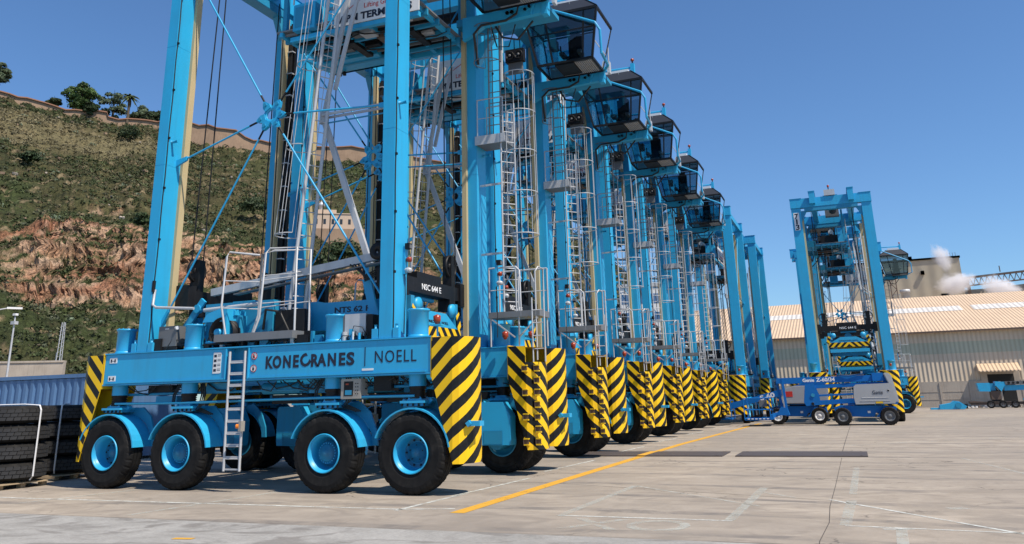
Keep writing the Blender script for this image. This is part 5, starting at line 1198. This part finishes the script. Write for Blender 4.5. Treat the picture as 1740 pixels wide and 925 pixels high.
def poles():
    b = MB(); x, y = -74.2, 56.0
    b.tube([(x, y, 0), (x, y, 10.4)], [.14, .07], 'galv', 10); b.tube([(x-1.6, y-2.2, 0), (x-1.6, y-2.2, 9.6), (x-1.4, y-1.9, 10.5), (x-.9, y-1.2, 11.0), (x-.4, y-.5, 11.2)], .06, 'galv', 8)
    b.obox((x-.1, y-.1, 11.2), (1.3, .4, .18), 'white', Matrix.Rotation(.9, 3, 'Z')); b.obox((x, y, 9.8), (.55, .4, .3), 'galv'); b.obox((x, y, 10.6), (.4, .3, .2), 'white')
    tag(b.build('street_lamp'), 'tall grey street lamp with a curved arm in front of the hillside wall', 'street lamp')
    b = MB(); x, y = -79.0, 65.5
    for dx, dy in ((-.2, -.2), (.2, -.2), (0, .2)): b.tube([(x+dx*1.4, y+dy*1.4, 5), (x+dx*.7, y+dy*.7, 10.8)], .05, 'galv', 5)
    for k in range(12): b.tube([(x-.24, y-.24, 5.3+k*.45), (x+.2, y+.1, 5.6+k*.45)], .03, 'galv', 4)
    b.tube([(x-.6, y, 5.8), (x-.6, y, 7.6)], .06, 'galv', 5)
    tag(b.build('lattice_mast'), 'small pale lattice mast standing above the retaining wall', 'mast')
poles()

# ------------------------------------------------------------ hill
def vnoise(x, y, seed=0):
    def h(i, j): 
        n = (i*374761393+j*668265263+seed*1274126177) & 0xffffffff
        n = ((n ^ (n >> 13))*1274126177) & 0xffffffff
        return ((n ^ (n >> 16)) & 0xffff)/65535.0
    xi = np.floor(x).astype(np.int64); yi = np.floor(y).astype(np.int64); xf = x-xi; yf = y-yi
    u = xf*xf*(3-2*xf); v = yf*yf*(3-2*yf)
    return (h(xi, yi)*(1-u)+h(xi+1, yi)*u)*(1-v)+(h(xi, yi+1)*(1-u)+h(xi+1, yi+1)*u)*v
def fbm(x, y, o=5, seed=0, g=.5):
    s_ = np.zeros_like(x); a = 1.; f = 1.; tot = 0
    for k in range(o): s_ += a*vnoise(x*f+k*17.3, y*f-k*9.1, seed+k); tot += a; a *= g; f *= 2.03
    return s_/tot
AZK = [-75, -62, -55.5, -52.2, -48.8, -44.4, -40.5, -34.8, -31.4, -25.6, -22, -18, -14.4, -11, -7, -3, 2]
ELK = [17, 18.6, 18.7, 18.4, 18.1, 17.7, 17.2, 16.9, 16.5, 15.9, 14.8, 12.0, 9.2, 6.4, 3.6, 1.8, .3]
def hz(az, r):
    """hill height above the yard for bearing az (deg) and distance r"""
    el = np.interp(az, AZK, ELK); k = np.tan(np.radians(el))/math.tan(rad(18.2))
    smooth = np.interp(r, [98, 112, 130, 150, 158, 175, 210, 245, 262, 300, 400], [3.5, 6, 13, 22.5, 27, 39, 57, 75.5, 86, 92, 70])
    cl = np.interp(r, [98, 112, 130, 146, 149, 152, 155, 158, 161, 175, 210, 245, 262, 300, 400], [3.5, 6, 12.2, 18.0, 21.5, 23.5, 29, 30.5, 33.5, 39.5, 57, 75.5, 86, 92, 70])
    c = np.interp(az, [-60, -55, -54, -52.8, -52, -42, -38, -30, -24], [.7, .7, .55, .7, 1, 1, .75, .5, 0])
    n_ = fbm(az*.5, r*.02, 3, 5)
    c = np.clip(c+(n_-.5)*.8, 0, 1)
    roff = (fbm(az*.55, az*0+3.3, 4, 9)-.5)*8+(fbm(az*4, az*0+1.3, 4, 29)-.5)*3
    cl2 = np.interp(r+roff, [98, 112, 130, 146, 148.5, 151, 153.5, 156, 159, 175, 210, 245, 262, 300, 400], [3.5, 6, 12.2, 17.5, 21.5, 23.5, 29, 30.5, 34.0, 39.5, 57, 75.5, 86, 92, 70])
    z = (smooth*(1-c)+cl2*c)
    # thin upper ledge
    c2 = np.interp(az, [-52, -50, -46, -44], [0, 1, 1, 0]); z = z+c2*np.interp(r+roff*.3, [170, 176, 177, 182], [0, 0, 1.0, 0])
    return z*k, c
def build_hill():
    naz, nr = 900, 300
    az = np.linspace(-72, 2, naz); r = np.concatenate([np.linspace(98, 140, 60), np.linspace(140.3, 166, 100), np.linspace(166.5, 266, 120), np.linspace(270, 400, 20)])
    A, R = np.meshgrid(az, r, indexing='ij'); Z, C = hz(A, R)
    X = R*np.sin(np.radians(A)); Y = R*np.cos(np.radians(A))
    k = np.clip(Z/6, 0, 1)
    Z = Z+((fbm(X*.05, Y*.05, 5, 1)-.5)*7*np.interp(R, [98, 150, 245, 262], [.3, 1, .7, .1])+(fbm(X*.4, Y*.4, 4, 2)-.5)*1.7)*k
    crag = (fbm(X*.35+Z*.1, Z*.5+Y*.1, 6, 31, .6)-.5)
    steepz = np.exp(-((R-153+0)/9)**2)*C
    X = X+crag*steepz*4; Y = Y+(fbm(X*.3, Z*.6, 6, 33, .6)-.5)*steepz*5; Z = Z+(fbm(X*.9, Z*.9, 4, 37, .6)-.5)*steepz*2.0
    Z = Z-.5
    verts = np.stack([X, Y, Z], -1).reshape(-1, 3)
    idx = np.arange(naz*len(r)).reshape(naz, len(r))
    F = np.stack([idx[:-1, :-1], idx[1:, :-1], idx[1:, 1:], idx[:-1, 1:]], -1).reshape(-1, 4)
    me = bpy.data.meshes.new('hill'); me.vertices.add(len(verts)); me.vertices.foreach_set('co', verts.ravel())
    me.loops.add(F.size); me.loops.foreach_set('vertex_index', F.ravel()); me.polygons.add(len(F)); me.polygons.foreach_set('loop_start', np.arange(0, F.size, 4)); me.polygons.foreach_set('loop_total', np.full(len(F), 4)); me.update(calc_edges=True)
    # slope
    dz = np.gradient(Z, axis=1); dr = np.gradient(np.hypot(X, Y), axis=1); slope = np.abs(dz/np.maximum(np.abs(dr), .15))
    n1 = fbm(X*.03, Y*.03+Z*.02, 5, 11); n2 = fbm(X*.22, Y*.22, 5, 12, .6); n3 = fbm(X*.09, Z*.3, 5, 13)
    green = np.array([.046, .062, .024]); dry = np.array([.095, .080, .044]); dirt_ = np.array([.16, .13, .085]); dk = np.array([.024, .030, .014])
    f = np.clip((n1-.42)*4, 0, 1)[..., None]; g = np.clip((n2-.45)*5, 0, 1)[..., None]
    col = green*(1-f)+dry*f*.75+green*f*.25; col = col*(1-g*.6)+dk*g*.6
    p = np.clip((fbm(X*.5, Y*.5, 3, 21)-.66)*12, 0, 1)[..., None]; col = col*(1-p)+dirt_*1.3*p
    reed = np.clip(1-np.abs((R-236)/18), 0, 1)*np.interp(A, [-60, -56, -48, -44], [0, 1, 1, 0]); reed = np.clip(reed*1.6*(.5+n2), 0, 1)[..., None]; col = col*(1-reed)+np.array([.15, .135, .078])*reed
    rockA = np.array([.40, .25, .175]); rockB = np.array([.31, .155, .105]); rockC = np.array([.52, .385, .30]); rockD = np.array([.13, .08, .05])
    q = np.clip((n3-.38)*4, 0, 1)[..., None]; q2 = np.clip((fbm(X*.3, Z*.6, 5, 15)-.48)*6, 0, 1)[..., None]
    q3 = np.clip((fbm(X*.8+5, Z*1.4, 4, 19)-.56)*7, 0, 1)[..., None]
    rock = (rockA*(1-q)+rockB*q)*(1-q2*.7)+rockC*q2*.7; rock = rock*(1-q3*.7)+rockD*q3*.7
    rm = np.clip((slope-.80)*2.2+(n2-.5)*2.4, 0, 1)*np.clip((slope-.5)*5, 0, 1)
    zone = np.interp(R, [138, 145, 161, 168], [0, 1, 1, .0])*np.clip(C*1.5, 0, 1); rm = np.clip(rm*(.12+zone), 0, 1)
    led = np.interp(A, [-52, -50, -46, -44], [0, 1, 1, 0])*np.exp(-((R-176.5)/1.0)**2); rm = np.clip(rm+led*np.clip((n2-.42)*5, 0, 1), 0, 1)[..., None]
    col = col*(1-rm)+rock*rm
    c4 = np.concatenate([col.reshape(-1, 3), np.ones((len(verts), 1))], 1).astype(np.float32)
    at = me.color_attributes.new('Col', 'FLOAT_COLOR', 'POINT'); at.data.foreach_set('color', c4.ravel())
    me.materials.append(M['hill']); o = bpy.data.objects.new('hill', me); COL.objects.link(o); tag(o, kind='structure')
    me.polygons.foreach_set('use_smooth', np.zeros(len(F), bool)); 
    return X, Y, Z, rm[..., 0], A, R, reed[..., 0]
HX, HY, HZ, HROCK, HA, HR, HREED = build_hill()
def leaf_cloud(centres, radii, n_leaf, size, cols, flat=.7, up=.3):
    """quads scattered through ellipsoids; returns verts, faces, colours"""
    N_ = len(centres); tot = N_*n_leaf
    c = np.repeat(np.asarray(centres), n_leaf, 0); rr = np.repeat(np.asarray(radii), n_leaf)[:, None]
    d = np.random.normal(size=(tot, 3)); d /= np.linalg.norm(d, axis=1)[:, None]; d[:, 2] = np.abs(d[:, 2])*1.2-up
    p = c+d*rr*(np.random.uniform(.45, 1.05, (tot, 1)))*np.array([1, 1, flat])
    a = np.random.normal(size=(tot, 3)); a -= d*(a*d).sum(1)[:, None]*.6; a /= np.linalg.norm(a, axis=1)[:, None]
    b = np.cross(d+np.random.normal(size=(tot, 3))*.5, a); b /= np.linalg.norm(b, axis=1)[:, None]
    s_ = (size*np.random.uniform(.5, 1.3, tot))[:, None] if np.isscalar(size) else (np.repeat(size, n_leaf)*np.random.uniform(.5, 1.3, tot))[:, None]
    v = np.stack([p-a*s_, p-b*s_*.6, p+a*s_, p+b*s_*.6], 1).reshape(-1, 3)
    f = np.arange(tot*4).reshape(-1, 4); cc = np.repeat(np.asarray(cols), n_leaf, 0)*np.random.uniform(.7, 1.35, (tot, 1))
    return v, f, np.repeat(cc, 4, 0)
def np_mesh(name, v, f, mat, col=None, parent=None):
    me = bpy.data.meshes.new(name); k = f.shape[1]; me.vertices.add(len(v)); me.vertices.foreach_set('co', v.ravel().astype(np.float32)); me.loops.add(f.size); me.loops.foreach_set('vertex_index', f.ravel())
    me.polygons.add(len(f)); me.polygons.foreach_set('loop_start', np.arange(0, f.size, k)); me.polygons.foreach_set('loop_total', np.full(len(f), k)); me.update(calc_edges=True)
    if col is not None:
        c4 = np.concatenate([col, np.ones((len(col), 1))], 1).astype(np.float32); at = me.color_attributes.new('Col', 'FLOAT_COLOR', 'POINT'); at.data.foreach_set('color', c4.ravel())
    me.materials.append(M[mat]); o = bpy.data.objects.new(name, me); COL.objects.link(o)
    if parent: o.parent = parent
    return o
def scrub():
    na, nr = HX.shape; ok = np.argwhere((HZ > 3) & (HR < 263)); 
    dens = fbm(HX*.07, HY*.07, 4, 41)
    w_ = (np.clip((dens-.25)*3, .25, 1)*(1-.85*HROCK))[ok[:, 0], ok[:, 1]]*(HR[ok[:, 0], ok[:, 1]]/150)**2
    area = np.gradient(HR, axis=1)[ok[:, 0], ok[:, 1]]; w_ = w_*area; w_ /= w_.sum()
    pick = np.random.choice(len(ok), 19000, p=w_); ij = ok[pick]
    c = np.stack([HX[ij[:, 0], ij[:, 1]], HY[ij[:, 0], ij[:, 1]], HZ[ij[:, 0], ij[:, 1]]], 1)+np.random.uniform(-.4, .4, (len(ij), 3))*np.array([1, 1, .2])
    rr = np.random.gamma(3.0, .20, len(ij))+.25; reed = HREED[ij[:, 0], ij[:, 1]]
    pal = np.array([[.050, .066, .026], [.062, .078, .032], [.036, .048, .020], [.085, .088, .045], [.075, .085, .052], [.12, .10, .06]])
    k = np.random.choice(6, len(ij), p=[.27, .22, .2, .15, .08, .08]); col = pal[k]*np.random.uniform(.75, 1.25, (len(ij), 1))
    col = np.where(reed[:, None] > .35, np.array([.19, .165, .095])*np.random.uniform(.6, 1.1, (len(ij), 1)), col)
    v, f, cc = leaf_cloud(c, rr, 18, .26, col)
    o = np_mesh('hillside_scrub', v, f, 'scrub', cc); tag(o, 'low green and straw-coloured scrub covering the rocky hillside', 'scrub', kind='stuff')
    # pale prickly pear clumps
    pick = np.random.choice(len(ok), 150, p=w_); ij = ok[pick]; c = np.stack([HX[ij[:, 0], ij[:, 1]], HY[ij[:, 0], ij[:, 1]], HZ[ij[:, 0], ij[:, 1]]+.3], 1)
    v, f, cc = leaf_cloud(c, np.random.uniform(.6, 1.4, 150), 30, .22, np.tile(np.array([[.15, .19, .125]]), (150, 1)))
    o = np_mesh('prickly_pear', v, f, 'scrub', cc); tag(o, 'pale grey-green cactus clumps dotted over the hillside', 'cactus', kind='stuff')
    # loose pale rocks
    b = MB(); pick = np.random.choice(len(ok), 260, p=w_)
    for q in ok[pick]:
        x, y, z = HX[q[0], q[1]], HY[q[0], q[1]], HZ[q[0], q[1]]; s_ = random.uniform(.15, .7)
        vs = [(x+random.uniform(-1, 1)*s_, y+random.uniform(-1, 1)*s_, z+random.uniform(-.1, .9)*s_) for _ in range(8)]
        R_ = Matrix.Rotation(random.uniform(0, 3), 3, 'Z')
        b.obox((x, y, z+.25), (s_*random.uniform(1, 2), s_, s_*random.uniform(.6, 1.1)), random.choice(['stone', 'stone', 'concrete_wall']), R_@Matrix.Rotation(random.uniform(0, .6), 3, 'X'))
    o = b.build('hillside_boulders', fixn=False); tag(o, 'pale boulders and rocks scattered over the hillside', 'rocks', kind='stuff')
scrub()
# cover the slope foot on the left with dense green bushes
def zhill(az, r): z, c = hz(np.array([az], float), np.array([r], float)); return float(z[0])
def polar(az, r): return Vector((r*math.sin(rad(az)), r*math.cos(rad(az)), 0))
def big_bush(az, r, rad_, lab, mat='leafd', hgt=1.0):
    p = polar(az, r); z = zhill(az, r); n = 16
    cs = [(p.x+random.uniform(-.6, .6)*rad_, p.y+random.uniform(-.6, .6)*rad_, z+random.uniform(.1, .6)*rad_*hgt) for _ in range(n)]
    v, f, cc = leaf_cloud(cs, np.random.uniform(.3, .6, n)*rad_, 70, .34, np.ones((n, 3))*.1)
    o = np_mesh('shrub', v, f, mat); tag(o, lab, 'shrub', 'large dark shrubs on the hillside')
# az from pixel column handled in numbers below
for (az, r, s_, lab) in ((-47.9, 246, 4.2, 'dark round shrub just below the palm tree on the ridge'), (-53.3, 205, 2.6, 'dark shrub high on the slope left of the pale boulders'), (-39.5, 185, 4.6, 'large dark shrub seen between the left leg and the centre of the nearest carrier'),
                     (-37.6, 180, 4.4, 'dark shrub right of the ropes above the red cliff'), (-35.0, 155, 3.6, 'dark shrub beside the cliff behind the caged ladder'), (-33.5, 158, 3.8, 'dark shrub below the pink building'), (-46.5, 160, 2.2, 'shrub growing from the cliff edge at the left'), (-30, 150, 3, 'shrub behind the right part of the nearest carrier')):
    big_bush(az, r, s_, lab)
def tree(az, r, h, cr, mat, name, lab, cat='tree', dens=1.0, grp=None):
    p = polar(az, r); z = zhill(az, r)-.3; P = empty(name, (p.x, p.y, z)); b = MB()
    b.tube([(0, 0, 0), (.1*cr, 0, h*.35), (0, .08*cr, h*.7)], [.07*cr+.12, .05*cr+.1, .05], 'bark', 8)
    for k in range(6):
        a = k*1.05+random.random(); b.tube([(0, 0, h*(.3+.05*k)), (math.cos(a)*cr*.35, math.sin(a)*cr*.35, h*(.5+.05*k)), (math.cos(a)*cr*.65, math.sin(a)*cr*.65, h*(.6+.06*k))], [.12, .08, .03], 'bark', 6)
    b.build('trunk', P)
    n = int(44*dens); cs = []; rr = []
    for k in range(n):
        d = Vector((random.gauss(0, 1), random.gauss(0, 1), random.gauss(0, 1))).normalized()*random.uniform(.35, .95)
        cs.append((d.x*cr*.85, d.y*cr*.85, h*.56+d.z*h*.40)); rr.append(random.uniform(.2, .38)*cr)
    v, f, cc = leaf_cloud(cs, rr, 170, .36, np.ones((n, 3))*.1, .8, .5); np_mesh('crown', v, f, mat, parent=P)
    tag(P, lab, cat, grp)
G = 'trees along the ridge'
tree(-51.0, 264, 10.5, 5.6, 'leaf', 'broadleaf_tree', 'broad round green tree standing on the ridge above the wall', grp=G)
tree(-50.4, 262, 5.5, 2.6, 'leafd', 'broadleaf_tree', 'small dark green tree at the right foot of the broad round tree', grp=G)
tree(-52.5, 266, 4.8, 2.2, 'leafd', 'conifer_tree', 'small dark conifer left of the broad round tree', grp=G)
tree(-55.9, 262, 12, 4.2, 'leafg', 'pine_tree', 'tall grey-green tree cut off by the left edge of the photo', grp=G)
tree(-49.1, 272, 12.5, 4.6, 'leafg', 'broadleaf_tree', 'sparse pale tree just left of the palm', dens=.5, grp=G)
tree(-47.3, 272, 8.0, 4.2, 'leafg', 'broadleaf_tree', 'low grey-green tree just right of the palm', dens=.7, grp=G)
tree(-46.1, 268, 8.2, 3.4, 'leafd', 'broadleaf_tree', 'dark round tree beside the carrier leg on the ridge', grp=G)
def palm():
    p = polar(-48.15, 262); z = zhill(-48.15, 262)-.5; P = empty('palm_tree', (p.x, p.y, z)); b = MB(); H = 9.0
    b.tube([(0, 0, 0), (.1, 0, H*.5), (0, 0, H)], [.5, .38, .42], 'bark', 10); b.build('trunk', P)
    vs = []; fs = []
    for k in range(46):
        a = k*2.4; el = rad(random.uniform(-35, 75)); L = random.uniform(2.4, 3.2); d = Vector((math.cos(a), math.sin(a), 0)); pr = Vector((-d.y, d.x, 0)); prev = None
        for j in range(7):
            t_ = j/6; q = d*L*t_*math.cos(el)+Vector((0, 0, H+L*t_*math.sin(el)-1.5*t_*t_)); wd = .32*math.sin(math.pi*min(1, t_*.9+.1))+.03; dn = Vector((0, 0, -.12))
            i = len(vs); vs += [q-pr*wd+dn, q, q+pr*wd+dn]
            if prev is not None: fs += [(prev, prev+1, i+1, i), (prev+1, prev+2, i+2, i+1)]
            prev = i
    me = bpy.data.meshes.new('fronds'); me.from_pydata([tuple(v) for v in vs], [], fs); me.materials.append(M['palm']); o = bpy.data.objects.new('fronds', me); COL.objects.link(o); o.parent = P
    tag(P, 'single palm tree silhouetted on the ridge against the sky', 'palm tree', G)
palm()
def fort_wall():
    b = MB(); pts = [(-60, 261, 2.2), (-55.5, 261, 2.2), (-53, 262, 2.4), (-50.6, 262, 2.6), (-50.2, 262, 4.4), (-49.4, 262, 4.4), (-49.3, 262, 2.4), (-47.5, 262, 2.5), (-46.3, 262, 3.4), (-44.8, 258, 6.8), (-42.5, 256, 7.8), (-41.2, 256, 7.2), (-40.0, 257, 4.5), (-37, 258, 5.0), (-34.9, 258, 6.4), (-31, 259, 6.6), (-28.5, 260, 5.4), (-25.6, 261, 4.2), (-22.5, 261, 3.4)]
    for i in range(len(pts)-1):
        (a0, r0, h0), (a1, r1, h1) = pts[i], pts[i+1]; n = max(1, int((a1-a0)/.5))
        for k in range(n):
            ta, tb = k/n, (k+1)/n; q = []
            for t_ in (ta, tb):
                az = a0+(a1-a0)*t_; r = r0+(r1-r0)*t_; h = (h0+(h1-h0)*t_)*(.62 if az < -46 else .74); p = polar(az, r); z = zhill(az, r); q.append((p, z-3.0, z+h-.2, polar(az, r+1.6)))
            (p, zb, zt, pb), (p2, zb2, zt2, pb2) = q
            b.add([(p.x, p.y, zb), (p2.x, p2.y, zb2), (p2.x, p2.y, zt2), (p.x, p.y, zt), (pb.x, pb.y, zb), (pb2.x, pb2.y, zb2), (pb2.x, pb2.y, zt2), (pb.x, pb.y, zt)], [(0, 1, 2, 3), (3, 2, 6, 7), (5, 4, 7, 6)], 'stone')
            u = (p*.998, p2*.998); b.add([(u[0].x, u[0].y, zt-.1), (u[1].x, u[1].y, zt2-.1), (u[1].x, u[1].y, zt2+.25), (u[0].x, u[0].y, zt+.25), (pb.x, pb.y, zt+.25), (pb2.x, pb2.y, zt2+.25)], [(0, 1, 2, 3), (3, 2, 5, 4)], 'brick')
    o = b.build('fort_wall', fixn=False); tag(o, 'brown stone fortress wall running along the ridge of the hill', 'fort wall')
fort_wall()
def pink_building():
    az, r = -34.6, 176; p = polar(az, r); z = zhill(az, r)+1.0; P = empty('hillside_villa', (p.x, p.y, z), rad(-az*-1)); P.rotation_euler = (0, 0, rad(34))
    b = MB(); b.box(-5.5, 5.5, 0, 6, -3, 3.4, 'pinkwall'); b.box(-5.65, 5.65, -.15, 6.1, 3.4, 3.6, 'pinkwall'); b.box(-3, 1.5, 1, 5, 3.6, 4.6, 'pinkwall'); b.build('wall', P)
    for k in range(6):
        for zz in (1.2,): b = MB(); b.box(-4.7+k*1.75, -4.15+k*1.75, -.04, .02, zz, zz+1.1, 'window'); b.build('window', P)
    b = MB(); b.lathe([(.5, 0), (.5, 1.2), (.75, 1.3), (.6, 1.8), (.2, 2.2), (.03, 2.4), (0, 3.0)], (-1.8, 3, 4.5), (0, 0, 1), 'galv', 14); b.build('cupola', P)
    b = MB(); b.box(-8, 9, -2, -1.6, -4, -.2, 'stone'); b.box(-8, 9, -1.6, 0, -4, -.5, 'stone'); b.build('terrace_wall', P)
    tag(P, 'pale pink villa with a small cupola on the hillside', 'villa')
pink_building()
def far_block():
    p = polar(-12.4, 150); P = empty('office_block', (p.x, p.y, -.5), rad(12))
    b = MB(); b.box(-5, 5, 0, 10, 0, 21, 'white'); b.box(-5.2, 5.2, -.2, 10, 21, 21.6, 'galv'); b.build('wall', P)
    for k in range(6): b = MB(); b.box(-4.6, 4.6, -.05, .02, 1.5+k*3.3, 3.2+k*3.3, 'cont'); b.build('window', P)
    tag(P, 'white and blue office block far behind the carrier row', 'office block')
far_block()
